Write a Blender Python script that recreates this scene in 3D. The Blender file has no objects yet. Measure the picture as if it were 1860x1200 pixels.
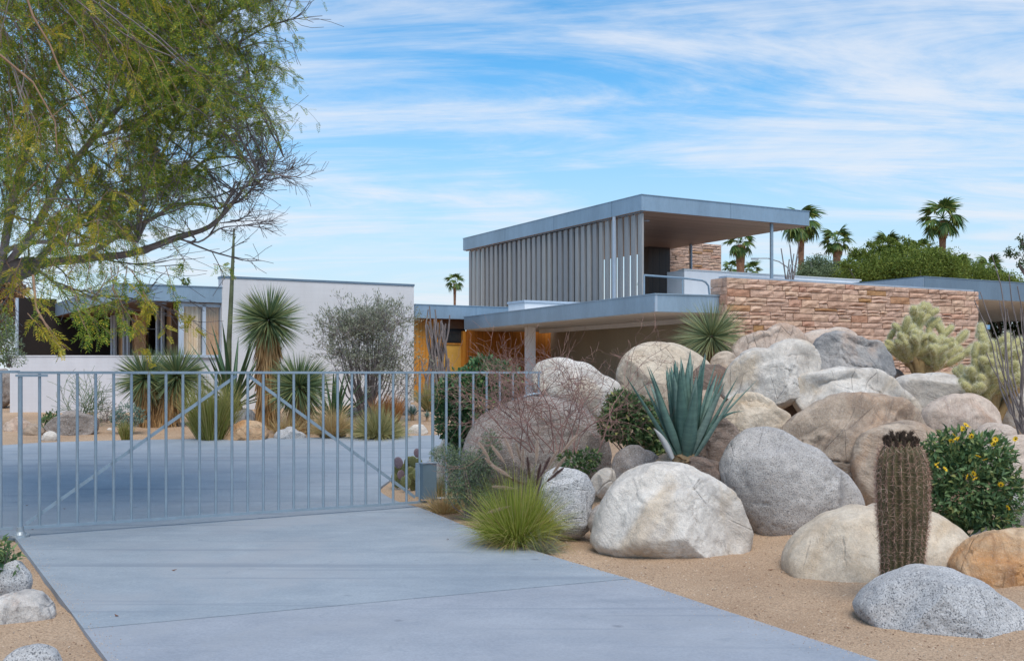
import bpy, math, random
import numpy as np
from mathutils import Vector, Matrix, Euler
random.seed(7)
RNG = np.random.default_rng(11)
sc = bpy.context.scene
COL = sc.collection
R = math.radians
# ------------------------------------------------------------ camera, sky, sun, exposure
F = 1907.0            # focal length measured in photograph pixels (1860 wide)
EYE = 1.6
cam = bpy.data.cameras.new('camera')
cam.sensor_width = 36.0
cam.lens = F / 1860 * 36
cam.shift_y = 75 / 1860
cam.clip_start = 0.05
cam.clip_end = 3000
cam_o = bpy.data.objects.new('camera', cam)
COL.objects.link(cam_o)
cam_o.location = (0, 0, EYE)
cam_o.rotation_euler = (R(90), 0, 0)
sc.camera = cam_o

SUN_EL, SUN_AZ = 60.0, 165.0     # azimuth clockwise from +Y (the way the camera looks)
sd = Vector((math.sin(R(SUN_AZ)) * math.cos(R(SUN_EL)), math.cos(R(SUN_AZ)) * math.cos(R(SUN_EL)), math.sin(R(SUN_EL))))
sun = bpy.data.lights.new('sun', 'SUN')
sun.energy = 2.3
sun.angle = R(42)
sun.color = (1.0, 0.92, 0.83)
sun_o = bpy.data.objects.new('sun', sun)
COL.objects.link(sun_o)
sun_o.rotation_euler = (-sd).to_track_quat('-Z', 'Y').to_euler()

world = bpy.data.worlds.new('World')
sc.world = world
world.use_nodes = True
wt = world.node_tree
wt.nodes.clear()
def wn(t, **k):
    n = wt.nodes.new(t)
    for a, b in k.items():
        setattr(n, a, b)
    return n
def wl(a, b): wt.links.new(a, b)
wout = wn('ShaderNodeOutputWorld')
bg = wn('ShaderNodeBackground')
bg.inputs['Strength'].default_value = 0.125
wl(bg.outputs[0], wout.inputs[0])
sky = wn('ShaderNodeTexSky', sky_type='NISHITA', sun_disc=False)
sky.sun_elevation = R(SUN_EL)
sky.sun_rotation = R(SUN_AZ)
sky.air_density = 1.0
sky.dust_density = 0.6
sky.ozone_density = 1.5
tc = wn('ShaderNodeTexCoord')
sep = wn('ShaderNodeSeparateXYZ')
wl(tc.outputs['Generated'], sep.inputs[0])
zc = wn('ShaderNodeMath', operation='MAXIMUM'); zc.inputs[1].default_value = 0.0
wl(sep.outputs['Z'], zc.inputs[0])
za = wn('ShaderNodeMath', operation='ADD'); za.inputs[1].default_value = 0.10
wl(zc.outputs[0], za.inputs[0])
dx = wn('ShaderNodeMath', operation='DIVIDE'); wl(sep.outputs['X'], dx.inputs[0]); wl(za.outputs[0], dx.inputs[1])
dy = wn('ShaderNodeMath', operation='DIVIDE'); wl(sep.outputs['Y'], dy.inputs[0]); wl(za.outputs[0], dy.inputs[1])
cmb = wn('ShaderNodeCombineXYZ'); wl(dx.outputs[0], cmb.inputs[0]); wl(dy.outputs[0], cmb.inputs[1])
def cloud(scale, rot, sx, sy, detail, rough, dist, off):
    m = wn('ShaderNodeMapping'); m.inputs['Rotation'].default_value = (0, 0, R(rot))
    m.inputs['Scale'].default_value = (sx, sy, 1); m.inputs['Location'].default_value = off
    wl(cmb.outputs[0], m.inputs[0])
    n = wn('ShaderNodeTexNoise'); n.inputs['Scale'].default_value = scale; n.inputs['Detail'].default_value = detail
    n.inputs['Roughness'].default_value = rough; n.inputs['Distortion'].default_value = dist
    wl(m.outputs[0], n.inputs['Vector'])
    return n.outputs['Fac']
c1 = cloud(0.75, -24, 0.72, 0.95, 9, 0.58, 0.9, (2.6, 4.4, 0))
c2 = cloud(1.7, -38, 0.38, 1.15, 12, 0.68, 1.3, (3.1, 0.4, 0))
mx = wn('ShaderNodeMath', operation='MULTIPLY'); mx.inputs[1].default_value = 0.52; wl(c1, mx.inputs[0])
mx2 = wn('ShaderNodeMath', operation='MULTIPLY_ADD'); mx2.inputs[1].default_value = 0.48; wl(c2, mx2.inputs[0]); wl(mx.outputs[0], mx2.inputs[2])
cr = wn('ShaderNodeValToRGB')
cr.color_ramp.interpolation = 'EASE'
cr.color_ramp.elements[0].position = 0.425; cr.color_ramp.elements[0].color = (0, 0, 0, 1)
cr.color_ramp.elements[1].position = 0.645; cr.color_ramp.elements[1].color = (1, 1, 1, 1)
wl(mx2.outputs[0], cr.inputs[0])
# the sky pales towards the horizon
hz = wn('ShaderNodeMapRange'); hz.inputs['From Min'].default_value = 0.0; hz.inputs['From Max'].default_value = 0.33
hz.inputs['To Min'].default_value = 0.92; hz.inputs['To Max'].default_value = 0.0; hz.interpolation_type = 'SMOOTHSTEP'
wl(zc.outputs[0], hz.inputs['Value'])
tint = wn('ShaderNodeMix', data_type='RGBA', blend_type='MULTIPLY')
tint.inputs['Factor'].default_value = 1.0
tint.inputs['B'].default_value = (0.33, 0.93, 1.18, 1)
wl(sky.outputs[0], tint.inputs['A'])
mh = wn('ShaderNodeMix', data_type='RGBA'); wl(hz.outputs[0], mh.inputs['Factor'])
wl(tint.outputs['Result'], mh.inputs['A']); mh.inputs['B'].default_value = (4.3, 4.75, 5.2, 1)
cf = wn('ShaderNodeMath', operation='MULTIPLY'); cf.inputs[1].default_value = 0.86; wl(cr.outputs[0], cf.inputs[0])
mc = wn('ShaderNodeMix', data_type='RGBA'); wl(cf.outputs[0], mc.inputs['Factor'])
wl(mh.outputs['Result'], mc.inputs['A']); mc.inputs['B'].default_value = (4.9, 5.15, 5.6, 1)
wl(mc.outputs['Result'], bg.inputs['Color'])

sc.view_settings.view_transform = 'Standard'
sc.view_settings.look = 'None'
sc.view_settings.exposure = 0.44
sc.view_settings.gamma = 1.0
sc.view_settings.use_curve_mapping = False
sc.render.engine = 'CYCLES'
sc.cycles.max_bounces = 6
sc.cycles.transparent_max_bounces = 6

# ------------------------------------------------------------ helpers
def P(px, py, D):
    """point seen at photograph pixel (px, py) at distance D"""
    return Vector(((px - 930) / F * D, D, EYE - (py - 675) / F * D))
SLOPE0, SLOPE = 12.5, 0.055
def G(px, py):
    """point of the ground seen at a pixel (before mounds)"""
    k = max((py - 675) / F, 1e-3)
    D = EYE / k
    if D > SLOPE0:
        D = (EYE + SLOPE * SLOPE0) / (k + SLOPE)
    return Vector(((px - 930) / F * D, D, SLOPE * max(0, D - SLOPE0)))
def sstep(a, b, x):
    t = np.clip((x - a) / (b - a), 0, 1)
    return t * t * (3 - 2 * t)
MOUNDS = [(1.72, 10.75, 0.42, 0.66), (2.6, 11.6, 0.6, 0.3), (1.2, 11.4, 0.5, 0.35), (3.6, 9.5, 0.6, 0.25),
          (1.45, 9.35, 0.42, 0.07), (2.95, 8.45, 0.45, 0.07), (2.75, 10.2, 0.5, 0.08), (2.95, 6.8, 0.36, 0.05), (4.0, 7.9, 0.5, 0.07), (0.5, 9.95, 0.22, 0.04), (-3.1, 6.75, 0.25, 0.03)]
def gz(x, y):
    x = np.asarray(x, float); y = np.asarray(y, float)
    z = SLOPE * np.clip(np.minimum(y, 32) - SLOPE0, 0, None)
    z = z + 1.0 * sstep(1.0, 3.2, x - 0.05 * (y - 12)) * sstep(10.6, 14.0, y) * (1 - sstep(24, 30, y))
    for (a, b, s, h) in MOUNDS:
        z = z + h * np.exp(-((x - a) ** 2 + (y - b) ** 2) / (2 * s * s))
    return z
U = Vector((0.873, 0.488, 0)).normalized()
V = Vector((-0.488, 0.873, 0)).normalized()
def along(p, d, px):
    """point of the level line p + s*d that stands at photograph column px"""
    k = (px - 930) / F
    s = (k * p.y - p.x) / (d.x - k * d.y)
    return Vector((p.x + s * d.x, p.y + s * d.y, p.z))
def zat(py, D): return EYE - (py - 675) / F * D

def tag(o, label=None, cat=None, group=None, kind=None):
    if label: o['label'] = label
    if cat: o['category'] = cat
    if group: o['group'] = group
    if kind: o['kind'] = kind
    return o
def thing(name, loc, label, cat, group=None, rz=0):
    o = bpy.data.objects.new(name, None)
    o.empty_display_size = 0.2
    COL.objects.link(o)
    o.location = loc
    o.rotation_euler = (0, 0, rz)
    return tag(o, label, cat, group)
def link(name, me, parent=None, keep=True):
    o = bpy.data.objects.new(name, me)
    COL.objects.link(o)
    if parent is not None:
        o.parent = parent
        if keep:   # data is in world coordinates: undo the chain of parents (all are pure translations or rotations)
            o.matrix_parent_inverse = wm(parent).inverted()
    return o
def wm(o):
    m = Matrix.Translation(o.location) @ o.rotation_euler.to_matrix().to_4x4() @ Matrix.Diagonal((*o.scale, 1))
    if o.parent is not None:
        m = wm(o.parent) @ o.matrix_parent_inverse @ m
    return m
class MB:
    """collects arrays of vertices and faces and links them as one mesh"""
    def __init__(s):
        s.v = []; s.f3 = []; s.f4 = []; s.m3 = []; s.m4 = []; s.fn = []; s.n = 0
    def add(s, v, f, mi=0):
        v = np.asarray(v, np.float32).reshape(-1, 3)
        if isinstance(f, np.ndarray):
            g = f + s.n
            if f.shape[1] == 3: s.f3.append(g); s.m3.append(np.full(len(g), mi))
            else: s.f4.append(g); s.m4.append(np.full(len(g), mi))
        else:
            for q in f: s.fn.append(([i + s.n for i in q], mi))
        s.v.append(v); s.n += len(v)
    def build(s, name, mats, parent=None, smooth=False, keep=True):
        me = s.mesh(name, mats, smooth)
        return link(name, me, parent, keep)
    def mesh(s, name, mats, smooth=False):
        if not isinstance(mats, (list, tuple)): mats = [mats]
        me = bpy.data.meshes.new(name)
        v = np.concatenate(s.v)
        loops, starts, mi = [], [], []
        c = 0
        for arr, ms, k in ((s.f3, s.m3, 3), (s.f4, s.m4, 4)):
            if arr:
                a = np.concatenate(arr); loops.append(a.ravel()); starts.append(c + np.arange(len(a)) * k); c += a.size
                mi.append(np.concatenate(ms))
        for q, m in s.fn:
            loops.append(np.array(q)); starts.append(np.array([c])); c += len(q); mi.append(np.array([m]))
        loops = np.concatenate(loops).astype(np.int32); starts = np.concatenate(starts).astype(np.int32)
        me.vertices.add(len(v)); me.vertices.foreach_set('co', v.ravel())
        me.loops.add(len(loops)); me.loops.foreach_set('vertex_index', loops)
        me.polygons.add(len(starts)); me.polygons.foreach_set('loop_start', starts)
        me.update(calc_edges=True)
        me.polygons.foreach_set('material_index', np.concatenate(mi).astype(np.int32))
        me.polygons.foreach_set('use_smooth', np.full(len(starts), smooth))
        for m in mats: me.materials.append(m)
        me.validate()
        return me
    # --- shapes
    def prism(s, poly, z0, z1, mi=0):
        a = sum(poly[i][0] * poly[(i + 1) % len(poly)][1] - poly[(i + 1) % len(poly)][0] * poly[i][1] for i in range(len(poly)))
        if a < 0: poly = poly[::-1]
        n = len(poly)
        f0 = z0 if callable(z0) else (lambda x, y: z0)
        f1 = z1 if callable(z1) else (lambda x, y: z1)
        v = [(p[0], p[1], f0(p[0], p[1])) for p in poly] + [(p[0], p[1], f1(p[0], p[1])) for p in poly]
        s.add(v, [list(range(n))[::-1], list(range(n, 2 * n))] + [[i, (i + 1) % n, n + (i + 1) % n, n + i] for i in range(n)], mi)
        return s
    def bar(s, p, d, length, thick, z0, z1, mi=0):
        """box from p along level direction d, thickness to the left of d"""
        p = Vector((p[0], p[1])); d = Vector((d[0], d[1])).normalized(); n = Vector((-d.y, d.x))
        a = p; b = p + d * length; c = b + n * thick; e = p + n * thick
        return s.prism([a, b, c, e], z0, z1, mi)
    def box(s, c, h, rot=None, mi=0, bevel=0):
        v = np.array([(x, y, z) for x in (-1, 1) for y in (-1, 1) for z in (-1, 1)], float) * np.array(h)
        if rot is not None: v = v @ np.array(rot.to_3x3()).T
        v = v + np.array(c)
        s.add(v, np.array([(0, 1, 3, 2), (4, 6, 7, 5), (0, 4, 5, 1), (2, 3, 7, 6), (0, 2, 6, 4), (1, 5, 7, 3)]), mi)
        return s
    def tube(s, pts, rad, k=6, mi=0, cap=True):
        pts = np.asarray(pts, float); n = len(pts)
        rad = np.broadcast_to(np.asarray(rad, float), (n,))
        t = np.gradient(pts, axis=0); t /= np.linalg.norm(t, axis=1, keepdims=True) + 1e-9
        ref = np.array([0.13, 0.21, 1.0]) if abs(t[:, 2]).mean() < 0.85 else np.array([1.0, 0.2, 0.1])
        a = np.cross(t, ref); a /= np.linalg.norm(a, axis=1, keepdims=True) + 1e-9
        b = np.cross(t, a)
        an = np.arange(k) * 2 * np.pi / k
        v = pts[:, None, :] + rad[:, None, None] * (np.cos(an)[None, :, None] * a[:, None, :] + np.sin(an)[None, :, None] * b[:, None, :])
        i = np.arange(n - 1)[:, None] * k; j = np.arange(k)[None, :]; j2 = (j + 1) % k
        f = np.stack([i + j, i + k + j, i + k + j2, i + j2], -1).reshape(-1, 4)
        s.add(v.reshape(-1, 3), f, mi)
        if cap and k > 3:
            s.add(v[0], [list(range(k))], mi); s.add(v[-1], [list(range(k))[::-1]], mi)
        return s
    def blades(s, base, d, L, w, droop=0.0, seg=4, mi=0, p=1.0, w0=None, twist=None, root=0.6):
        """tapered strips: base (N,3), d (N,3)"""
        base = np.asarray(base, float); d = np.asarray(d, float); N = len(base)
        d = d / (np.linalg.norm(d, axis=1, keepdims=True) + 1e-9)
        L = np.broadcast_to(L, (N,)); w = np.broadcast_to(w, (N,)); droop = np.broadcast_to(droop, (N,))
        r = RNG.normal(size=(N, 3)) if twist is None else twist
        side = np.cross(d, r); side /= np.linalg.norm(side, axis=1, keepdims=True) + 1e-9
        t = np.linspace(0, 1, seg + 1)
        c = base[:, None, :] + d[:, None, :] * (L[:, None] * t)[:, :, None]
        c[:, :, 2] -= (droop * L)[:, None] * t ** 2
        prof = np.minimum(1, root + 3 * t * (1 - root)) * (1 - t ** (1 + p)) + 0.03
        off = side[:, None, :] * (w[:, None] * prof[None, :] * 0.5)[:, :, None]
        v = np.stack([c - off, c + off], 2).reshape(-1, 3)
        K = 2 * (seg + 1)
        i = (np.arange(N) * K)[:, None] + (np.arange(seg) * 2)[None, :]
        f = np.stack([i, i + 1, i + 3, i + 2], -1).reshape(-1, 4)
        s.add(v, f, mi)
        return s
    def leaves(s, c, d, nrm, L, w, fold=0.25, mi=0):
        """little folded pointed leaves: two triangles each"""
        c = np.asarray(c, float); N = len(c)
        d = d / (np.linalg.norm(d, axis=1, keepdims=True) + 1e-9)
        sd_ = np.cross(d, nrm); sd_ /= np.linalg.norm(sd_, axis=1, keepdims=True) + 1e-9
        n = np.cross(sd_, d)
        L = np.broadcast_to(L, (N,))[:, None]; w = np.broadcast_to(w, (N,))[:, None]
        a = c; b = c + d * L
        m = c + d * L * 0.42 + n * w * fold
        v = np.stack([a, m - sd_ * w * 0.5, b, m + sd_ * w * 0.5], 1).reshape(-1, 3)
        i = np.arange(N) * 4
        f = np.concatenate([np.stack([i, i + 2, i + 1], -1), np.stack([i, i + 3, i + 2], -1)])
        s.add(v, f, mi)
        return s

def vnoise(p, seed=0):
    """vectorised 3-D value noise, -1..1"""
    p = np.asarray(p, float)
    i = np.floor(p).astype(np.int64); f = p - i; f = f * f * (3 - 2 * f)
    def h(a, b, c):
        x = (a * 374761393 + b * 668265263 + c * 2147483647 + seed * 144665) & 0xffffffff
        x = ((x ^ (x >> 13)) * 1274126177) & 0xffffffff
        x = x ^ (x >> 16)
        return (x & 0xffff) / 32767.5 - 1
    r = 0
    for dx_ in (0, 1):
        for dy_ in (0, 1):
            for dz_ in (0, 1):
                w = (f[:, 0] if dx_ else 1 - f[:, 0]) * (f[:, 1] if dy_ else 1 - f[:, 1]) * (f[:, 2] if dz_ else 1 - f[:, 2])
                r = r + w * h(i[:, 0] + dx_, i[:, 1] + dy_, i[:, 2] + dz_)
    return r
def fbm(p, seed=0, o=4, g=0.5):
    r = 0; a = 1
    for k in range(o):
        r = r + a * vnoise(p * 2 ** k + 17.3 * k, seed + k); a *= g
    return r

# ------------------------------------------------------------ materials
def mat(name):
    m = bpy.data.materials.new(name); m.use_nodes = True
    nt = m.node_tree
    b = nt.nodes['Principled BSDF']
    return m, nt, b
def N(nt, t, ins=None, **k):
    n = nt.nodes.new(t)
    for a, b in k.items(): setattr(n, a, b)
    for a, b in (ins or {}).items():
        if hasattr(b, 'bl_idname') or isinstance(b, bpy.types.NodeSocket): nt.links.new(b, n.inputs[a])
        else: n.inputs[a].default_value = b
    return n
def noise(nt, co, scale, detail=5, rough=0.55, dist=0.0):
    return N(nt, 'ShaderNodeTexNoise', {'Vector': co, 'Scale': scale, 'Detail': detail, 'Roughness': rough, 'Distortion': dist}).outputs['Fac']
def ramp(nt, fac, stops):
    r = N(nt, 'ShaderNodeValToRGB', {'Fac': fac})
    e = r.color_ramp.elements
    while len(e) < len(stops): e.new(0.5)
    for i, (p, c) in enumerate(stops):
        e[i].position = p
        e[i].color = (*c, 1) if len(c) == 3 else c
    return r.outputs['Color']
def mixc(nt, fac, a, b, bt='MIX'):
    n = N(nt, 'ShaderNodeMix', data_type='RGBA', blend_type=bt)
    for k, x in (('Factor', fac), ('A', a), ('B', b)):
        if isinstance(x, bpy.types.NodeSocket): nt.links.new(x, n.inputs[k])
        elif k == 'Factor': n.inputs[k].default_value = x
        else: n.inputs[k].default_value = (*x, 1)
    return n.outputs['Result']
def bump(nt, b, h, strength=0.5, dist=0.02):
    n = N(nt, 'ShaderNodeBump', {'Height': h, 'Strength': strength, 'Distance': dist})
    nt.links.new(n.outputs[0], b.inputs['Normal'])
def coord(nt, kind='Object'):
    return N(nt, 'ShaderNodeTexCoord').outputs[kind]
def setb(nt, b, col=None, rough=None, metal=None, spec=None):
    for k, x in (('Base Color', col), ('Roughness', rough), ('Metallic', metal), ('Specular IOR Level', spec)):
        if x is None: continue
        if isinstance(x, bpy.types.NodeSocket): nt.links.new(x, b.inputs[k])
        elif k == 'Base Color': b.inputs[k].default_value = (*x, 1)
        else: b.inputs[k].default_value = x

def m_simple(name, col, rough=0.6, metal=0.0, var=0.12, scale=6.0, bs=0.15, spec=0.4):
    m, nt, b = mat(name)
    co = coord(nt)
    n = noise(nt, co, scale, 6, 0.6)
    c = ramp(nt, n, [(0.3, tuple(x * (1 - var) for x in col)), (0.7, tuple(min(1, x * (1 + var)) for x in col))])
    setb(nt, b, c, rough, metal, spec)
    bump(nt, b, noise(nt, co, scale * 12, 4), bs, 0.003)
    return m
def m_leaf(name, stops, rough=0.5, trans=0.25, spec=0.35):
    """foliage: every leaf takes its own tone"""
    m, nt, b = mat(name)
    g = N(nt, 'ShaderNodeNewGeometry')
    c = ramp(nt, g.outputs['Random Per Island'], stops)
    n = noise(nt, coord(nt), 2.5, 3)
    c2 = mixc(nt, 0.5, c, ramp(nt, n, [(0.3, (0.7, 0.7, 0.7)), (0.7, (1.25, 1.25, 1.25))]), 'MULTIPLY')
    setb(nt, b, c2, rough, 0, spec)
    tr = N(nt, 'ShaderNodeBsdfTranslucent', {'Color': c2})
    ms = N(nt, 'ShaderNodeMixShader', {'Fac': trans})
    nt.links.new(b.outputs[0], ms.inputs[1]); nt.links.new(tr.outputs[0], ms.inputs[2])
    nt.links.new(ms.outputs[0], nt.nodes['Material Output'].inputs['Surface'])
    return m
def m_rock(name, a, b_, dark, stain, speck=0.0, vein=0.4, stainamt=0.5, fine=110.0, bs=0.75):
    m, nt, b = mat(name)
    oi = N(nt, 'ShaderNodeObjectInfo')
    off = N(nt, 'ShaderNodeVectorMath', {0: coord(nt)}, operation='ADD')
    cx = N(nt, 'ShaderNodeCombineXYZ', {0: oi.outputs['Random'], 1: oi.outputs['Random'], 2: oi.outputs['Random']})
    s9 = N(nt, 'ShaderNodeVectorMath', {0: cx.outputs[0]}, operation='SCALE'); s9.inputs['Scale'].default_value = 37.0
    nt.links.new(s9.outputs[0], off.inputs[1])
    co = off.outputs[0]
    big = noise(nt, co, 1.7, 7, 0.62, 0.6)
    c = ramp(nt, big, [(0.32, a), (0.62, b_)])
    st = noise(nt, co, 1.15, 5, 0.6, 1.2)
    c = mixc(nt, ramp(nt, st, [(0.52, (0, 0, 0)), (0.66, (stainamt,) * 3)]), c, stain)
    # foliation: stretched bands of darker mineral
    rv = N(nt, 'ShaderNodeVectorRotate', {'Vector': co, 'Rotation': s9.outputs[0]}, rotation_type='EULER_XYZ')
    mp = N(nt, 'ShaderNodeMapping', {'Vector': rv.outputs[0], 'Rotation': (0.5, 0.3, 0.4), 'Scale': (1.0, 1.0, 3.0)})
    bands = noise(nt, mp.outputs[0], 2.3, 9, 0.68, 0.9)
    c = mixc(nt, ramp(nt, bands, [(0.36, (vein,) * 3), (0.50, (0, 0, 0))]), c, dark)
    med = noise(nt, co, 14, 6, 0.7)
    c = mixc(nt, 0.55, c, ramp(nt, med, [(0.3, (0.60, 0.60, 0.60)), (0.7, (1.28, 1.28, 1.28))]), 'MULTIPLY')
    f = noise(nt, co, fine, 3, 0.7)
    if speck > 0:
        c = mixc(nt, ramp(nt, f, [(0.40, (speck,) * 3), (0.47, (0, 0, 0))]), c, dark)
        f2 = noise(nt, co, fine * 0.8, 2, 0.6)
        c = mixc(nt, ramp(nt, f2, [(0.56, (0, 0, 0)), (0.64, (speck * 0.7,) * 3)]), c, (0.62, 0.61, 0.60))
    # fine cracks
    vo = N(nt, 'ShaderNodeTexVoronoi', {'Vector': mp.outputs[0], 'Scale': 1.3}, feature='DISTANCE_TO_EDGE')
    crack = N(nt, 'ShaderNodeMapRange', {'Value': vo.outputs['Distance'], 'From Min': 0.0, 'From Max': 0.018}).outputs[0]
    gate_ = noise(nt, co, 2.0, 3)
    cm = N(nt, 'ShaderNodeMath', {0: crack, 1: ramp(nt, gate_, [(0.50, (1, 1, 1)), (0.6, (0, 0, 0))])}, operation='MAXIMUM').outputs[0]
    c = mixc(nt, ramp(nt, cm, [(0.0, (0.18,) * 3), (0.8, (0, 0, 0))]), c, tuple(x * 0.6 for x in dark))
    setb(nt, b, c, 0.88, 0, 0.25)
    h = N(nt, 'ShaderNodeMath', {0: med, 1: 0.5}, operation='MULTIPLY')
    h2 = N(nt, 'ShaderNodeMath', {0: bands, 1: 0.4 + vein * 1.6, 2: h.outputs[0]}, operation='MULTIPLY_ADD')
    h3 = N(nt, 'ShaderNodeMath', {0: f, 1: 0.22, 2: h2.outputs[0]}, operation='MULTIPLY_ADD')
    h4 = N(nt, 'ShaderNodeMath', {0: cm, 1: 0.35, 2: h3.outputs[0]}, operation='MULTIPLY_ADD')
    bump(nt, b, h4.outputs[0], bs, 0.05)
    return m

M = {}
M['rock_white'] = m_rock('rock_white', (0.54, 0.475, 0.41), (0.73, 0.68, 0.62), (0.20, 0.18, 0.18), (0.54, 0.40, 0.25), 0.30, 0.28, 0.55)
M['rock_cream'] = m_rock('rock_cream', (0.54, 0.43, 0.32), (0.70, 0.60, 0.48), (0.30, 0.22, 0.15), (0.50, 0.34, 0.19), 0.28, 0.18, 0.5)
M['rock_tan'] = m_rock('rock_tan', (0.34, 0.25, 0.185), (0.58, 0.47, 0.37), (0.15, 0.115, 0.095), (0.44, 0.25, 0.14), 0.30, 0.5, 0.55)
M['rock_pink'] = m_rock('rock_pink', (0.50, 0.37, 0.29), (0.66, 0.55, 0.46), (0.22, 0.14, 0.12), (0.48, 0.29, 0.19), 0.35, 0.35, 0.5)
M['rock_speck'] = m_rock('rock_speck', (0.36, 0.33, 0.31), (0.55, 0.51, 0.48), (0.10, 0.10, 0.11), (0.46, 0.35, 0.26), 0.75, 0.10, 0.50, 100)
M['rock_grey'] = m_rock('rock_grey', (0.36, 0.36, 0.37), (0.58, 0.57, 0.57), (0.07, 0.075, 0.085), (0.48, 0.40, 0.34), 0.85, 0.08, 0.30, 95)
M['rock_slate'] = m_rock('rock_slate', (0.26, 0.26, 0.265), (0.50, 0.46, 0.43), (0.07, 0.07, 0.08), (0.46, 0.34, 0.27), 0.3, 0.6, 0.7)
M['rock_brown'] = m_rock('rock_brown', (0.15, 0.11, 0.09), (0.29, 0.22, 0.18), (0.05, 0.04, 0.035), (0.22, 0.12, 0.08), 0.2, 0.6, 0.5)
M['rock_orange'] = m_rock('rock_orange', (0.46, 0.27, 0.14), (0.68, 0.50, 0.33), (0.22, 0.11, 0.06), (0.52, 0.24, 0.08), 0.2, 0.55, 0.8)
M['rock_warmgrey'] = m_rock('rock_warmgrey', (0.24, 0.20, 0.18), (0.38, 0.33, 0.30), (0.09, 0.08, 0.075), (0.33, 0.22, 0.14), 0.55, 0.4, 0.45, 95)

M['rock_patchy'] = m_rock('rock_patchy', (0.55, 0.50, 0.46), (0.72, 0.68, 0.64), (0.17, 0.16, 0.17), (0.50, 0.22, 0.07), 0.3, 0.95, 0.8)
# sand / decomposed granite
m, nt, b = mat('sand'); co = coord(nt)
c = ramp(nt, noise(nt, co, 0.9, 6, 0.6), [(0.3, (0.39, 0.265, 0.175)), (0.7, (0.51, 0.365, 0.25))])
g1 = noise(nt, co, 75, 3, 0.7); g2 = noise(nt, co, 160, 2, 0.6)
c = mixc(nt, 0.85, c, ramp(nt, g1, [(0.34, (0.55, 0.52, 0.5)), (0.5, (1, 1, 1)), (0.66, (1.35, 1.35, 1.35))]), 'MULTIPLY')
c = mixc(nt, ramp(nt, g2, [(0.62, (0, 0, 0)), (0.68, (0.6,) * 3)]), c, (0.62, 0.55, 0.46))
vo = N(nt, 'ShaderNodeTexVoronoi', {'Vector': co, 'Scale': 26.0, 'Randomness': 1.0})
c = mixc(nt, ramp(nt, vo.outputs['Distance'], [(0.10, (0.55,) * 3), (0.16, (0, 0, 0))]), c, (0.20, 0.13, 0.09))
setb(nt, b, c, 0.95, 0, 0.15)
hh = N(nt, 'ShaderNodeMath', {0: g1, 1: noise(nt, co, 7, 5, 0.6)}, operation='ADD')
bump(nt, b, hh.outputs[0], 0.7, 0.025)
M['sand'] = m
# concrete drive
m, nt, b = mat('concrete'); co = coord(nt)
c = ramp(nt, noise(nt, co, 0.7, 8, 0.62, 0.4), [(0.3, (0.245, 0.285, 0.33)), (0.7, (0.315, 0.352, 0.392))])
mp = N(nt, 'ShaderNodeMapping', {'Vector': co, 'Rotation': (0, 0, R(35)), 'Scale': (0.8, 1.3, 1)})
c = mixc(nt, 0.8, c, ramp(nt, noise(nt, mp.outputs[0], 2.2, 7, 0.66), [(0.3, (0.84, 0.86, 0.88)), (0.7, (1.13, 1.11, 1.10))]), 'MULTIPLY')
c = mixc(nt, 0.8, c, ramp(nt, noise(nt, co, 55, 3, 0.7), [(0.3, (0.86, 0.86, 0.86)), (0.7, (1.12, 1.12, 1.12))]), 'MULTIPLY')
c = mixc(nt, ramp(nt, noise(nt, co, 0.35, 5, 0.7, 1.5), [(0.50, (0, 0, 0)), (0.64, (0.6,) * 3)]), c, (0.31, 0.325, 0.355))
# faint tyre marks that sweep through the gate
mp2 = N(nt, 'ShaderNodeMapping', {'Vector': co, 'Rotation': (0, 0, R(-58)), 'Scale': (0.10, 2.6, 1), 'Location': (0.3, 0.6, 0)})
c = mixc(nt, ramp(nt, noise(nt, mp2.outputs[0], 1.5, 4, 0.6, 0.3), [(0.55, (0, 0, 0)), (0.66, (0.65,) * 3)]), c, (0.185, 0.215, 0.26))
vs = N(nt, 'ShaderNodeTexVoronoi', {'Vector': co, 'Scale': 1.7, 'Randomness': 1.0})
sp_m = N(nt, 'ShaderNodeMath', {0: vs.outputs['Distance'], 1: noise(nt, co, 9, 4, 0.7)}, operation='MULTIPLY')
c = mixc(nt, ramp(nt, sp_m.outputs[0], [(0.010, (0.55,) * 3), (0.035, (0, 0, 0))]), c, (0.12, 0.13, 0.15))
c = mixc(nt, ramp(nt, noise(nt, co, 1.6, 9, 0.75, 2.2), [(0.60, (0, 0, 0)), (0.66, (0.35,) * 3)]), c, (0.19, 0.22, 0.26))
setb(nt, b, c, 0.72, 0, 0.35)
hh = N(nt, 'ShaderNodeMath', {0: noise(nt, co, 40, 4, 0.6), 1: noise(nt, mp.outputs[0], 14, 5, 0.6)}, operation='ADD')
bump(nt, b, hh.outputs[0], 0.22, 0.008)
M['concrete'] = m

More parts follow.
